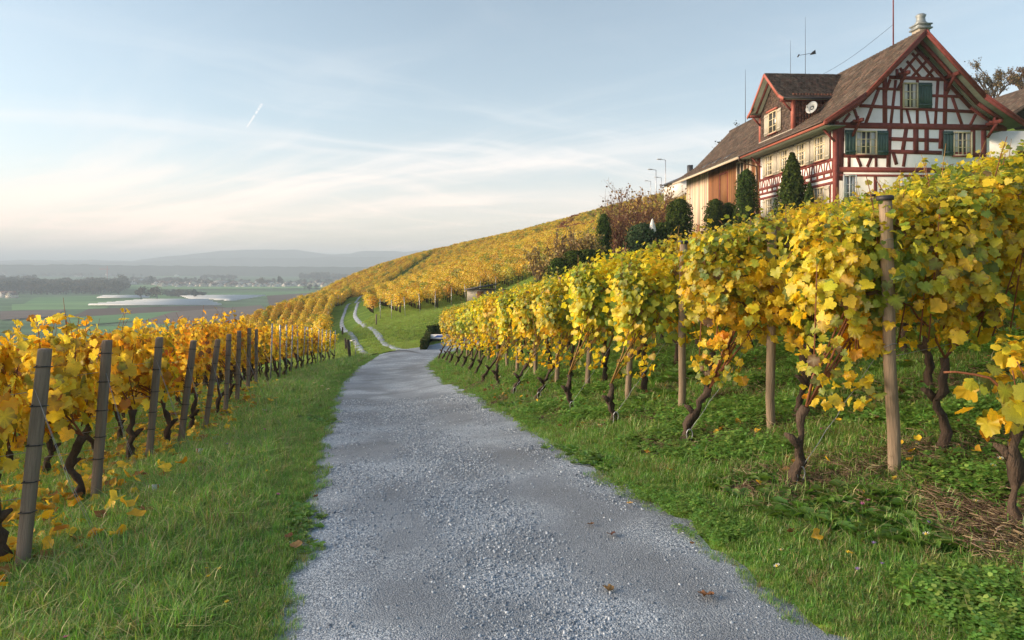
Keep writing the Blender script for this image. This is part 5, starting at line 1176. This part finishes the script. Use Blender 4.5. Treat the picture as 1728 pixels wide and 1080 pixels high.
# upper slope, right of the track: rows along the hill
rows = []
for k in range(80):
    pl = []; off = k*1.65
    for y in np.arange(52, 300, 3.0):
        lo_y = 56+max(0, 0)
        base = trk_x(y)+2.6 if y < 142 else trk_x(142)+2.6+(y-142)*.20
        xx = base+off
        ylow = np.interp(xx, [-14.5, -10, -6.4, -3.3, 0, 8, 14, 22, 60], [72, 58, 60, 64, 66, 70, 78, 84, 96])
        if y > ylow and not (12 < xx < 30 and y < 78): pl.append((xx, y))
    if len(pl) > 3: rows.append(pl)
slope_rows('upper_vineyard', rows, lambda x, y, ri, r: (int(r.integers(10, 12)) if (ri in (22, 23, 38) and r.uniform() < .75) else (int(r.integers(7, 10)) if (ri > 23 and ri % 10 > 4 and r.uniform() < .7) or r.uniform() < .2 else (int(r.integers(4, 7)) if y < 75 and r.uniform() < .5 else int(r.integers(0, 4))))), 'orange vine rows covering the hill above the wheel track', 7)
# vines on the rise behind the house
rows = [[(30+k*2.2, y) for y in np.arange(82, 150, 3.0)] for k in range(48)]
slope_rows('rear_vineyard', rows, lambda x, y, ri, r: int(r.integers(7, 10)) if r.uniform() < .6 else int(r.integers(0, 4)), 'olive and yellow vines on the rise behind the farmhouse roof', 8)
# posts along the lower edges of the far blocks
EP = steel_post(1.7); k = 0
for y in np.arange(50, 118, 4.2):
    x = trk_x(y)-2.7; k += 1; place_parts('edge_post', EP, (x, y, gz(x, y)), 'slim post left of the wheel track, %s from the junction' % ordw(k), 'post', 'posts along the wheel track', (0, R(random.uniform(-3, 3)), 0))
for k, (x, y) in enumerate(((-11.6, 60.2), (-10.2, 57.8), (-9.0, 57.6), (-7.9, 58.6), (-6.7, 59.4), (-5.4, 60.8), (-4.2, 62.0), (-3.0, 63.5), (-1.6, 64.5))):
    place_parts('edge_post', EP, (x, y, gz(x, y)), 'slim post at the foot of the upper vines, %s from the track' % ordw(k+1), 'post', 'posts along the foot of the upper vines', (0, R(random.uniform(-4, 4)), 0))
# ------------------------------------------------------------------ valley: woods, villages, polytunnels
M['broad'] = leafmat('valley_tree', trans=.1, gloss=0, rnd=.3)
def blob_tree(seed, pal, n=260, slim=1.0):
    """a far tree of unit height with an uneven, gappy crown"""
    r = np.random.default_rng(seed); g = G(); g.tube([(0, 0, 0), (0, 0, .35), (0, 0, .6)], [.03, .022, .01], 5, (.06, .05, .04))
    cs = [(r.normal(0, .14)*slim, r.normal(0, .14)*slim, r.uniform(.38, .82), r.uniform(.14, .24)) for _ in range(7)]
    pos, nr = [], []
    for cx_, cy_, cz_, rr_ in cs:
        v = r.normal(0, 1, (n//7, 3)); v /= np.linalg.norm(v, axis=1)[:, None]; pos.append(np.array((cx_, cy_, cz_))+v*rr_*r.uniform(.7, 1.05, (n//7, 1))*(slim, slim, 1)); nr.append(v+r.normal(0, .3, v.shape))
    p = np.concatenate(pos); V, F, C = leaf_cloud(p, np.concatenate(nr), r.uniform(.07, .13, len(p)), pick(r, pal, len(p)), 2, r)
    V2 = np.concatenate(g.v)
    return np_mesh('tree_piece', np.r_[V, V2], [F]+[np.array(f, np.int32)+len(V) for f in g.f.values()], np.r_[C, np.tile((.06, .05, .04), (len(V2), 1))], False, M['broad'])
DK = [(3, (.045, .055, .03)), (2, (.07, .065, .035)), (2, (.035, .045, .03))]; BR = [(2, (.09, .075, .04)), (2, (.11, .085, .04)), (1, (.06, .06, .035))]; CON = [(1, (.02, .035, .022)), (1, (.03, .045, .025))]
TREES = [blob_tree(1, DK), blob_tree(2, BR), blob_tree(3, DK), blob_tree(4, BR), blob_tree(5, CON, 260, .55), blob_tree(6, DK)]
def wood(name, spots, label):
    """spots: (px0, px1, py_base0, py_base1, count, height)"""
    r = np.random.default_rng(len(name)+len(spots)); Pq, S_, I = [], [], []
    for px0, px1, pb0, pb1, n, h in spots:
        for _ in range(n):
            px = r.uniform(px0, px1); pb = r.uniform(pb0, pb1); x, y = VP(px, pb); Pq.append((x, y, VALLEY-.3)); s = h*r.uniform(.65, 1.2); S_.append((s*r.uniform(1.0, 1.5), s*r.uniform(1, 1.5), s)); I.append(int(r.integers(0, 6)))
    n = len(Pq); o = scatter(name, TREES, np.array(Pq), np.c_[np.zeros((n, 2)), r.uniform(0, 6.28, n)], np.array(S_), np.array(I)); o['label'] = label; o['category'] = 'woodland'; return o
wood('riverside_wood', [(-20, 205, 487, 497, 260, 19), (60, 215, 484, 490, 110, 19), (-20, 60, 480, 490, 60, 22)], 'grey-brown belt of trees at the left edge of the valley')
wood('village_trees', [(190, 640, 478, 482, 130, 12), (190, 330, 474, 480, 70, 14), (250, 330, 497, 500, 22, 9), (280, 345, 500.5, 502.5, 30, 9)], 'trees between the village houses and beside the polytunnels')
wood('far_woods', [(505, 560, 471, 473, 60, 22), (562, 595, 470, 472, 34, 17), (300, 560, 460, 466, 120, 14), (-20, 240, 461, 468, 170, 16), (560, 720, 462, 466, 90, 14), (0, 640, 460, 462, 160, 14), (340, 400, 470, 474, 40, 16)], 'hazy woods scattered over the far valley')
for k, (px, pb, h, i, lab) in enumerate(((238, 508, 20, 1, 'round bare tree left of the polytunnels'), (265, 508, 19, 3, 'bare tree with white glints beside the polytunnels'), (328, 505, 15, 4, 'small dark tree above the polytunnels'), (205, 486, 30, 2, 'tall dark tree at the end of the tree belt'), (255, 483, 24, 4, 'pointed conifer left of the village'), (440, 484, 22, 1, 'brownish round tree in the village middle'), (472, 484, 24, 4, 'dark conifer in the right part of the village'), (522, 491, 13, 0, 'lone tree on the field below the village right end'), (535, 489, 10, 3, 'small tree at the slope edge below the village'))):
    x, y = VP(px, pb); t = tag(link('valley_tree', TREES[i]), lab, 'tree', 'single trees in the valley'); t.location = (x, y, VALLEY); t.scale = (h*1.25, h*1.25, h)
M['vroof'] = simple('village_roof', (.13, .085, .07), .9, .4, .2); M['vroof2'] = simple('village_roof_grey', (.11, .11, .115), .9, .3, .2); M['vwall'] = simple('village_wall', (.70, .68, .64), .9, .15, .2); M['vwall2'] = simple('village_wall_cream', (.60, .54, .44), .9, .15, .2); M['vhall'] = simple('hall_wall', (.36, .40, .43), .8, .2, .2)
def vhouse(w, l, h, rh, wm, rm, nw):
    g = G(); g.box(-w/2, w/2, -l/2, l/2, 0, h); g.poly([(-w/2, h), (w/2, h), (0, h+rh*.9)], -l/2+.01, l/2-.01); parts = [('wall', g.mesh('wall', M[wm]))]
    g = G()
    for s in (-1, 1): g.poly([(0, h+rh), (s*(w/2+.7), h-.35), (s*(w/2+.7), h-.75), (0, h+rh-.4)], -l/2-.7, l/2+.7)
    parts.append(('roof', g.mesh('roof', M[rm]))); g = G(); g.box(w*.15, w*.15+.9, -1, 0, h+rh*.4, h+rh+.9); parts.append(('chimney', g.mesh('chimney', M['vroof'])))
    for k in range(nw):
        for f in range(2):
            g = G(); x = -w/2+w*(k+.7)/(nw+.4); g.box(x-.55, x+.55, -l/2-.06, -l/2+.02, 1.0+f*h*.48, 2.3+f*h*.48); parts.append(('window', g.mesh('window', M['glass'])))
    return parts
VH = [vhouse(10, 13, 5.6, 4.2, 'vwall', 'vroof', 3), vhouse(13, 10, 5.2, 3.6, 'vwall', 'vroof2', 4), vhouse(11, 12, 6.2, 4.8, 'vwall2', 'vroof', 3), vhouse(18, 12, 5.8, 4.0, 'vwall', 'vroof', 5), vhouse(34, 20, 7, 3.5, 'vhall', 'vroof2', 7)]
hs = []
rv = np.random.default_rng(31)
for px in np.arange(268, 640, 8.2): hs.append((px+rv.uniform(-3, 3), rv.uniform(483.2, 485.5), int(rv.integers(0, 4))))
for px in np.arange(262, 640, 13): hs.append((px+rv.uniform(-4, 4), rv.uniform(479.5, 482), int(rv.integers(0, 4))))
hs += [(372, 481, 4), (396, 482, 4), (408, 482.5, 4), (448, 479.5, 4), (190, 491, 1), (190, 484, 3), (160, 483, 4), (222, 480, 3), (240, 477, 4), (330, 475, 1), (8, 502, 3), (20, 503, 2)]
for px, py in zip(rv.uniform(480, 720, 46), rv.uniform(460.5, 465, 46)): hs.append((px, py, int(rv.integers(0, 4))))
for px, py in zip(rv.uniform(0, 420, 30), rv.uniform(461, 467, 30)): hs.append((px, py, int(rv.integers(0, 4))))
hs.sort()
roofw = {0: 'brown-roofed white house', 1: 'grey-roofed white house', 2: 'cream house with brown roof', 3: 'broad white house with brown roof', 4: 'long grey hall'}
for k, (px, py, i) in enumerate(hs):
    x, y = VP(px, py); t = empty('valley_house', (x, y, VALLEY-.2), rv.uniform(-.7, .7)); far = y > 2600
    tag(t, '%s in the valley, %s valley building counted from the left' % (roofw[i], ordw(k+1)) if k < 99 else '%s in the far valley, %s counted from the rightmost building' % (roofw[i], ordw(len(hs)-k)), 'house', 'houses in the valley')
    for nm, me in VH[i]:
        if far and nm == 'window': continue
        link(nm, me, t)
    s = rv.uniform(.85, 1.15)*(1.35 if far else 1.0); t.scale = (s, s, s)
# polytunnels
M['poly'] = simple('tunnel_sheet', (.42, .46, .49), .5, .25, .02)
def tunnel(L_, w=7.5, h=1.8):
    g = G(); n = 9; a = np.linspace(0, math.pi, n); sec = np.c_[np.cos(a)*w/2, np.sin(a)**.8*h]; V = []; F = []
    xs_ = np.linspace(0, L_, 2)
    for x in xs_: V += [(x, p, z) for p, z in sec]
    F = [(i, i+1, n+i+1, n+i) for i in range(n-1)]+[tuple(range(n))[::-1], tuple(n+i for i in range(n))]
    g.add(V, F); return g.mesh('cover', M['poly'])
ta, tb = VP(152, 517.5), VP(448, 501.5)
def tun(px0, px1, py, label, k):
    x0, y0 = VP(px0, py); x1, _ = VP(px1, py); t = empty('polytunnel', (x0, y0, VALLEY+1.75)); tag(t, label, 'polytunnel', 'polytunnels on the valley fields')
    link('cover', tunnel(x1-x0), t)
    for q in range(int((x1-x0)/40)+1):
        g = G(); g.beam((min(q*40, x1-x0-.2)+.1, -4.3, 0), (min(q*40, x1-x0-.2)+.1, 4.3, 0), .3, .3); 
    return t
k = 0
for j, py in enumerate(np.linspace(517.2, 508.6, 7)):
    k += 1; tun(152+15*j, 372-3.5*j-(6 if j % 2 else 0), py, 'white polytunnel, %s from the front of the left tunnel block' % ordw(j+1), k)
for j, py in enumerate(np.linspace(509.5, 501.5, 8)):
    tun(330-3.5*j+(0 if j > 2 else 50-14*j), 398+7*j, py, 'white polytunnel, %s from the front of the right tunnel block' % ordw(j+1), k)
for j, py in enumerate((504.5, 503.2, 502.0)): tun(166+4*j, 250, py, 'pale polytunnel behind the left block, %s row' % ordw(j+1), k)
# crane, tower block, pylons
M['red'] = simple('crane_red', (.42, .08, .06), .6, .2, .2)
x, y = VP(181, 471); t = empty('tower_crane', (x, y, VALLEY)); tag(t, 'red tower crane above the valley trees', 'crane'); s_ = y/FPX
g = G(); g.box(-.8, .8, -.8, .8, 0, 22*s_); g.build('mast', M['red'], t); g = G(); g.box(-13*s_, 4*s_, -.6, .6, 16.5*s_, 17.4*s_); g.build('jib', M['red'], t); g = G(); g.beam((0, 0, 21.5*s_), (-11*s_, 0, 17.4*s_), .4, .4); g.build('stay', M['red'], t)
x, y = VP(183, 452.5); t = empty('tower_block', (x, y, VALLEY)); tag(t, 'pale tower block standing on the hazy horizon', 'building'); s_ = y/FPX
g = G(); g.box(-4*s_, 4*s_, -20, 20, 0, 8.5*s_); g.build('wall', M['vwall'], t); g = G(); g.box(-2.6*s_, -.4*s_, -10, 10, 8.5*s_, 9.6*s_); g.build('roof_house', M['vwall2'], t)
for k, (px, pb, pt, lab) in enumerate(((137, 474, 460, 'thin power pylon left of the crane'), (149, 473, 461.5, 'thin power pylon nearer the crane'))):
    x, y = VP(px, pb); s_ = y/FPX; t = empty('power_pylon', (x, y, VALLEY)); tag(t, lab, 'pylon', 'power pylons'); h = (pb-pt)*s_
    for sx in (-1, 1): g = G(); g.beam((sx*2, 0, 0), (0, 0, h), .5, .5); g.build('leg', M['metal'], t)
    g = G(); g.box(-5, 5, -.3, .3, h*.75, h*.78); g.box(-4, 4, -.3, .3, h*.88, h*.91); g.build('crossarm', M['metal'], t)

# ------------------------------------------------------------------ ground cover near the road
def blade(g, r, x, y, h, w, lean, az, c0, c1):
    dx, dy = math.cos(az), math.sin(az); sx, sy = -dy*w/2, dx*w/2
    p1 = (x+dx*lean*.35*h, y+dy*lean*.35*h, h*.55); p2 = (x+dx*lean*h, y+dy*lean*h, h*(1-.35*min(lean, 1.2)))
    g.add([(x-sx, y-sy, -.01), (x+sx, y+sy, -.01), (p1[0]+sx*.8, p1[1]+sy*.8, p1[2]), (p1[0]-sx*.8, p1[1]-sy*.8, p1[2]), p2], [(0, 1, 2, 3), (3, 2, 4)], np.array([c0, c0, c1, c1, c1]))
def tuft(seed, n, h, w, spread, pal, lean=.55):
    r = np.random.default_rng(seed); g = G()
    for k in range(n):
        c1 = pick(r, pal, 1)[0]; a = r.uniform(0, 6.28); q = spread*math.sqrt(r.uniform()); blade(g, r, q*math.cos(a), q*math.sin(a), h*r.uniform(.5, 1.15), w*r.uniform(.7, 1.3), abs(r.normal(0, lean))+.1, r.uniform(0, 6.28), c1*.8, c1)
    return g.mesh('tuft', M['grass'])
GP = [(5, (.155, .35, .05)), (4, (.22, .43, .075)), (3, (.095, .25, .05)), (2.4, (.34, .47, .12)), (1.4, (.50, .46, .22))]
GPd = [(3, (.40, .33, .17)), (2, (.30, .24, .12)), (1, (.16, .20, .05))]
TUFTS = [tuft(40+i, 26, .13, .0055, .085, GP) for i in range(5)]+[tuft(50+i, 22, .21, .006, .07, GP, .7) for i in range(3)]+[tuft(60, 22, .22, .0045, .05, GPd, .8)]
def clover(seed):
    r = np.random.default_rng(seed); g = G()
    for k in range(16):
        a = r.uniform(0, 6.28); q = .12*math.sqrt(r.uniform()); x, y, z = q*math.cos(a), q*math.sin(a), r.uniform(.03, .10); s = r.uniform(.013, .024); c = pick(r, [(3, (.15, .31, .06)), (2, (.21, .38, .07)), (1, (.30, .44, .09))], 1)[0]; tl = r.normal(0, .3, 2)
        for j in range(3):
            b = j*2.094+a; e = np.array((math.cos(b), math.sin(b))); f = np.array((-e[1], e[0])); pts = [(0, 0), (.6, .55), (1.15, .42), (1.15, -.42), (.6, -.55)]
            V = [(x+s*(u_*e[0]+v_*f[0]), y+s*(u_*e[1]+v_*f[1]), z+s*(u_*(e@tl))) for u_, v_ in pts]; g.add(V, [(0, 1, 2, 3, 4)], c)
    return g.mesh('clover', M['grass'])
def broadleaf(seed):
    r = np.random.default_rng(seed); g = G()
    for k in range(8):
        a = k*.785+r.uniform(-.3, .3); L_ = r.uniform(.07, .15); w = L_*.3; c = pick(r, [(2, (.12, .25, .045)), (1, (.19, .33, .06))], 1)[0]; e = np.array((math.cos(a), math.sin(a))); f = np.array((-e[1], e[0]))
        V = [(*(e*L_*u_+f*w*v_), z*L_) for u_, v_, z in ((.05, 0, .1), (.4, 1, .45), (.75, .8, .5), (1.05, 0, .35), (.75, -.8, .5), (.4, -1, .45))]; g.add(V, [(0, 1, 2, 3), (0, 3, 4, 5)], c)
    return g.mesh('rosette', M['grass'])
COVER = TUFTS+[clover(70), clover(71), clover(72), broadleaf(80), broadleaf(81)]
def on_road(x, y, grow=0.0):
    lo_, hi_ = road_edges(y); lo_ = lo_+wob(y, 1); hi_ = hi_+wob(y, 4)
    m = (x > lo_+grow) & (x < hi_-grow) & (y < 34.6)
    d2 = np.min(np.hypot(x[:, None]-DL[None, ::2, 0], y[:, None]-DL[None, ::2, 1]), axis=1); m |= d2 < 2.05-grow
    dt_ = np.hypot(x[:, None]-TRL[None, ::2, 0], y[:, None]-TRL[None, ::2, 1]); dm_ = dt_.min(axis=1); m |= (np.abs(dm_-.78) < .22-grow) & (y > 33)
    return m
rg = np.random.default_rng(99)
def sample_cover(n, dmin, dmax, power):
    u_ = rg.uniform(0, 1, n); d = (dmin**power+(dmax**power-dmin**power)*u_)**(1/power); x = (rg.uniform(-.80, .80, n))*d; return x, d
xs1, ys1 = sample_cover(120000, 2.6, 34, .55)
keep = (~on_road(xs1, ys1, .02)); k2 = rg.uniform(0, 1, len(xs1)); keep |= (~on_road(xs1, ys1, .12)) & (k2 < .35)
soil = soil_amount(xs1, ys1); keep &= rg.uniform(0, 1, len(xs1)) > soil*1.25
keep &= ~((xs1 > 9) & (ys1 > 14)); keep &= ~((xs1 < -.62*ys1-3))
xs1, ys1 = xs1[keep], ys1[keep]; n = len(xs1)
patch = np.sin(xs1*1.9+.7)*np.sin(ys1*1.3+2)+.5*np.sin(xs1*4.1+ys1*3.3); right = xs1 > road_edges(ys1)[1]-.2
dx_edge = np.maximum(road_edges(ys1)[0]-xs1, xs1-road_edges(ys1)[1])
typ = rg.integers(0, 5, n); tall = (rg.uniform(0, 1, n) < np.where(right, .18, .38)) & (dx_edge > .35); typ = np.where(tall, rg.integers(5, 8, n), typ)
typ = np.where((patch > .15) & right & (ys1 < 14) & (rg.uniform(0, 1, n) < .8), rg.integers(9, 12, n), typ)
typ = np.where((patch < -.75) & (ys1 < 12) & (rg.uniform(0, 1, n) < .35), rg.integers(12, 14, n), typ); typ = np.where(rg.uniform(0, 1, n) < np.where(right, .045, .035), 8, typ)
zz1 = ground(xs1, ys1); sc = rg.uniform(.7, 1.25, n)*np.interp(ys1, [2, 6, 15, 34], [.72, .95, 1.5, 2.2])*np.clip(.45+dx_edge*.9, .42, 1.0)
hv = np.where(typ < 9, rg.uniform(.75, 1.2, n)*np.interp(ys1, [2, 8, 20, 34], [1, .92, .60, .48])*np.where(right, .66, .86), 1)
scatter('grass', COVER, np.c_[xs1, ys1, zz1], np.c_[rg.normal(0, .10, n), rg.normal(0, .10, n), rg.uniform(0, 6.28, n)], np.c_[sc, sc, sc*hv], typ)
print('cover', n)
# lawn beyond the junction: short sward
xs2 = rg.uniform(-14, 6, 26000); ys2 = rg.uniform(33, 76, 26000); kk = ~on_road(xs2, ys2, .05) & (np.abs(xs2+6) < 11)
xs2, ys2 = xs2[kk], ys2[kk]; n = len(xs2); s2 = rg.uniform(1.6, 2.6, n)
LAWN = [tuft(140+i, 26, .13, .0055, .085, [(4, (.36, .48, .10)), (3, (.28, .44, .08)), (2, (.46, .50, .14))]) for i in range(4)]
scatter('lawn_grass', LAWN, np.c_[xs2, ys2, ground(xs2, ys2)], np.c_[rg.normal(0, .1, n), rg.normal(0, .1, n), rg.uniform(0, 6.28, n)], np.c_[s2, s2, s2*.42], rg.integers(0, 4, n))
# mulch of straw, prunings and dead leaves along the foot of the right rows
def straw(seed, n=16):
    r = np.random.default_rng(seed); g = G()
    for k in range(n):
        a = r.uniform(0, 6.28); L_ = r.uniform(.03, .11); p = r.normal(0, .06, 2); z = r.uniform(.005, .04); e = np.array((math.cos(a), math.sin(a)))*L_/2; g.beam((*(p-e), z), (*(p+e), z+r.normal(0, .010)), .0026, .002, col=pick(r, [(2, (.30, .22, .14)), (2, (.17, .115, .075)), (1, (.42, .34, .22)), (2, (.10, .065, .045))], 1)[0])
    return g.mesh('straw', M['dry'])
def dead_leaf(seed, pal, lod=1):
    r = np.random.default_rng(seed); T, F = TPL[lod]; z = np.abs(T[:, 0])*r.uniform(.1, .7)+(T[:, 1]-.3)**2*r.uniform(-.1, .6)+r.normal(0, .05, len(T)); z -= z.min(); c = pick(r, pal, 1)[0]
    C = np.tile(c, (len(T), 1))*r.uniform(.75, 1.2, (len(T), 1)); return np_mesh('dead_leaf', np.c_[T[:, 0], T[:, 1]-.3, z], F, C, False, M['dry'])
BROWN = [(3, (.24, .12, .06)), (2, (.32, .18, .08)), (2, (.14, .08, .05)), (1, (.42, .27, .12))]; GOLD = [(4, (.75, .48, .04)), (3, (.68, .52, .08)), (2, (.6, .30, .04)), (1, (.40, .2, .06))]
LIT = [straw(i) for i in range(4)]+[dead_leaf(20+i, BROWN) for i in range(4)]+[dead_leaf(30+i, GOLD) for i in range(4)]
Pq, Sq, Iq, Rq = [], [], [], []
for i, (rx, ry, rz) in enumerate(RR[:9]):
    m = int(400/(1+i*.35)); x = rg.uniform(rx-.3, min(.78*ry+.4, rx+6), m); y = ry+rg.normal(0, .27, m); z = ground(x, y)+.02; Pq.append(np.c_[x, y, z]); t_ = np.where(rg.uniform(0, 1, m) < .86, rg.integers(0, 4, m), rg.integers(4, 8, m)); Iq.append(t_); Sq.append(np.where(t_ < 4, rg.uniform(.7, 1.4, m), rg.uniform(.05, .11, m)))
n = sum(len(p) for p in Pq); Pm = np.concatenate(Pq)
scatter('mulch', LIT, Pm, np.c_[rg.normal(0, .15, n), rg.normal(0, .15, n), rg.uniform(0, 6.28, n)], np.concatenate(Sq), np.concatenate(Iq))
Pq, Sq, Iq = [], [], []
for i, (rx, ry, rz) in enumerate(LR[:9]):
    m = int(230/(1+i*.15)); x = rx-np.abs(rg.normal(0, 1.1, m))+rg.uniform(-.3, .55, m); y = ry+rg.normal(0, .5, m); Pq.append(np.c_[x, y, ground(x, y)+rg.uniform(.06, .15, m)]); Iq.append(rg.integers(8, 12, m)); Sq.append(rg.uniform(.06, .12, m))
for i, (rx, ry, rz) in enumerate(RR[:8]):
    m = 44; x = rx+rg.uniform(-.4, 3.2, m); y = ry+rg.normal(0, .5, m); Pq.append(np.c_[x, y, ground(x, y)+rg.uniform(.03, .09, m)]); Iq.append(rg.integers(6, 12, m)); Sq.append(rg.uniform(.035, .065, m))
Pm = np.concatenate(Pq); n = len(Pm)
scatter('leaf_litter', LIT, Pm, np.c_[rg.normal(0, .45, n), rg.normal(0, .45, n), rg.uniform(0, 6.28, n)], np.concatenate(Sq), np.concatenate(Iq))
# loose stones on the road
def stone(seed):
    r = np.random.default_rng(seed); V = np.array([(x, y, z) for x in (-1, 1) for y in (-1, 1) for z in (-1, 1)], float)*(1, .8, .6)+r.normal(0, .22, (8, 3)); V = np.r_[V, [(1.3, 0, 0), (-1.3, .1, 0), (0, 1.15, .1), (0, -1.1, 0), (0, 0, .85)]+r.normal(0, .15, (5, 3))]
    F = [(4, 6, 8), (6, 7, 8), (7, 5, 8), (5, 4, 8), (0, 1, 9), (1, 3, 9), (3, 2, 9), (2, 0, 9), (2, 3, 10), (3, 7, 10), (7, 6, 10), (6, 2, 10), (0, 4, 11), (4, 5, 11), (5, 1, 11), (1, 0, 11), (1, 5, 12), (5, 7, 12), (7, 3, 12), (3, 1, 12)]
    return np_mesh('stone', V, np.array(F, np.int32), np.ones((13, 3))*r.uniform(.55, 1.5), False, M['pebble'])
def pebble():
    m, nt, N, L, out = new_mat('pebble'); b = N('ShaderNodeBsdfPrincipled'); L(b.outputs[0], out.inputs[0]); b.inputs['Roughness'].default_value = .75; oi = N('ShaderNodeObjectInfo')
    L(ramp(N, L, oi.outputs['Random'], [(0, (.135, .165, .21)), (.45, (.26, .315, .385)), (.8, (.39, .455, .535)), (1, (.64, .70, .77))]), b.inputs['Base Color']); return m
M['pebble'] = pebble()
xs3, ys3 = sample_cover(150000, 2.7, 15, .5); xs3 = np.interp(rg.uniform(0, 1, len(ys3)), [0, 1], [0, 1]); lo_, hi_ = road_edges(ys3); xs3 = lo_-.15+(hi_-lo_+.3)*xs3
pm = .5+.5*np.sin(xs3*2.1+.6*np.sin(ys3*1.4))*np.sin(ys3*.9+1.2*xs3)+.25*np.sin(xs3*5.2+1)*np.sin(ys3*4.4)
tt_ = (xs3-lo_)/(hi_-lo_); wheel = np.exp(-((tt_-.27)/.10)**2)+np.exp(-((tt_-.75)/.10)**2)
kk = (rg.uniform(0, 1, len(xs3)) < np.clip(.16+.62*pm-.45*wheel, .03, 1)); xs3, ys3, tt_ = xs3[kk], ys3[kk], tt_[kk]; n = len(xs3)
crown_ = -.045*(np.abs(np.clip(tt_, 0, 1)-.5)*2)**6
s3 = np.clip(rg.lognormal(math.log(.0031), .38, n), .0018, .009)*np.interp(ys3, [2.7, 8, 15], [1, 1.25, 1.7])
scatter('gravel', [stone(i) for i in range(6)], np.c_[xs3, ys3, ground(xs3, ys3)+.022+crown_+.003*np.sin(xs3*7.3+1)*np.sin(ys3*3.1)], rg.uniform(-.5, .5, (n, 3))*(1, 1, 12), s3, rg.integers(0, 6, n))
# single fallen leaves on the gravel and the verge
for k, (px, py, s_, pal, lab) in enumerate(((1031, 902, .075, BROWN, 'curled brown leaf on the gravel beside the right verge'), (997, 885, .06, BROWN, 'flat reddish leaf on the gravel, above the curled one'), (1027, 997, .075, BROWN, 'rust brown leaf lying on the middle of the gravel'), (1192, 1004, .10, BROWN, 'large olive-brown leaf near the lower right of the gravel'), (1062, 850, .055, BROWN, 'small dark red leaf at the right edge of the gravel'), (500, 922, .10, BROWN, 'brown leaf at the left edge of the gravel'), (488, 905, .07, BROWN, 'small brown leaf on the grass edge left of the gravel'), (533, 838, .05, BROWN, 'tiny brown leaf on the left gravel edge'), (1168, 918, .04, BROWN, 'tiny dark leaf near the right gravel edge'))):
    d = FPX*1.8/(py-HZP); d = 3.0
    for _ in range(30): x = (px-CXP)/FPX*d; d = FPX*(EYE-gz(x, d)-.03)/(py-HZP)
    me = dead_leaf(300+k, pal, 0); o = tag(link('fallen_leaf', me), lab, 'leaf', 'fallen leaves on the gravel'); x = (px-CXP)/FPX*d; s_ *= .72; o.location = (x, d, gz(x, d)+.03); o.scale = (s_,)*3; o.rotation_euler = (R(random.uniform(-12, 12)), R(random.uniform(-12, 12)), random.uniform(0, 6.28))
# small flowers in the verge
def flower(cp, cc, s):
    g = G()
    g.tube([(0, 0, 0), (.005, 0, .10)], .0016, 4, (.1, .2, .04))
    for j in range(8):
        a = j*.785; e = np.array((math.cos(a), math.sin(a))); f = np.array((-e[1], e[0])); g.add([(*(e*s*.2+f*s*.1), .10), (*(e*s), .105+s*.2), (*(e*s*.2-f*s*.1), .10), (*(e*s*.8+f*s*.3), .103+s*.2)], [(0, 3, 1), (0, 1, 2)], cp)
    g.tube([(0, 0, .10), (0, 0, .10+s*.5)], [s*.4, s*.25], 6, cc); return g.mesh('flower', M['petal'])
M['petal'] = leafmat('petal', trans=.3, gloss=.02, rnd=.05, objrnd=False)
FL = {'white': flower((.8, .8, .78), (.7, .55, .08), .020), 'pink': flower((.55, .16, .34), (.45, .12, .3), .017), 'yellow': flower((.8, .62, .05), (.7, .5, .04), .013), 'violet': flower((.32, .22, .55), (.3, .2, .5), .013)}
fl = [('white', 1640, 842), ('white', 1668, 780), ('white', 1571, 898), ('white', 1326, 928), ('white', 1325, 951), ('white', 1690, 770), ('pink', 1466, 843), ('pink', 1456, 845), ('pink', 1442, 825), ('pink', 1385, 722), ('yellow', 1436, 925), ('yellow', 1434, 932), ('violet', 1450, 953), ('violet', 1488, 950), ('pink', 467, 830), ('pink', 448, 730), ('violet', 387, 752), ('pink', 112, 1075), ('yellow', 342, 959), ('yellow', 372, 957), ('yellow', 354, 971), ('yellow', 384, 1011), ('white', 545, 655), ('white', 530, 650), ('white', 556, 660), ('yellow', 452, 790), ('white', 1010, 720), ('white', 865, 632), ('white', 880, 640), ('white', 846, 640), ('white', 1540, 745), ('violet', 1556, 876), ('violet', 1475, 911)]
for k, (c_, px, py) in enumerate(fl):
    d = 4.0
    for _ in range(40): x = (px-CXP)/FPX*d; d = .5*d+.5*FPX*(EYE-gz(x, d)-.11)/(py-HZP)
    d = min(max(d, 2.8), 30); x = (px-CXP)/FPX*d; sidew = 'left' if px < 600 else 'right'; idx_ = sum(1 for q in fl[:k] if q[0] == c_ and ((q[1] < 600) == (px < 600)))+1
    o = tag(link('wild_flower', FL[c_]), 'small %s flower in the %s verge, %s of its colour there' % (c_, sidew, ordw(idx_)), 'flower', 'small flowers in the verges'); o.location = (x, d, gz(x, d)); s_ = max(1, d/6); o.scale = (s_, s_, min(s_, 1.6)); o.rotation_euler = (R(random.uniform(-15, 25)), R(random.uniform(-15, 15)), random.uniform(0, 6))
# ------------------------------------------------------------------ the hazy air over the valley
HAZE = 3.6e-4
def haze():
    m, nt, N, L, out = new_mat('hazy_air'); v = N('ShaderNodeVolumePrincipled'); v.inputs['Density'].default_value = HAZE; v.inputs['Color'].default_value = (.70, .85, 1.0, 1); v.inputs['Anisotropy'].default_value = .0; L(v.outputs[0], out.inputs['Volume'])
    g = G(); g.box(-19000, 19000, -500, 26000, VALLEY-3, 142.0); o = g.build('haze', m); o['kind'] = 'stuff'; return o
haze()
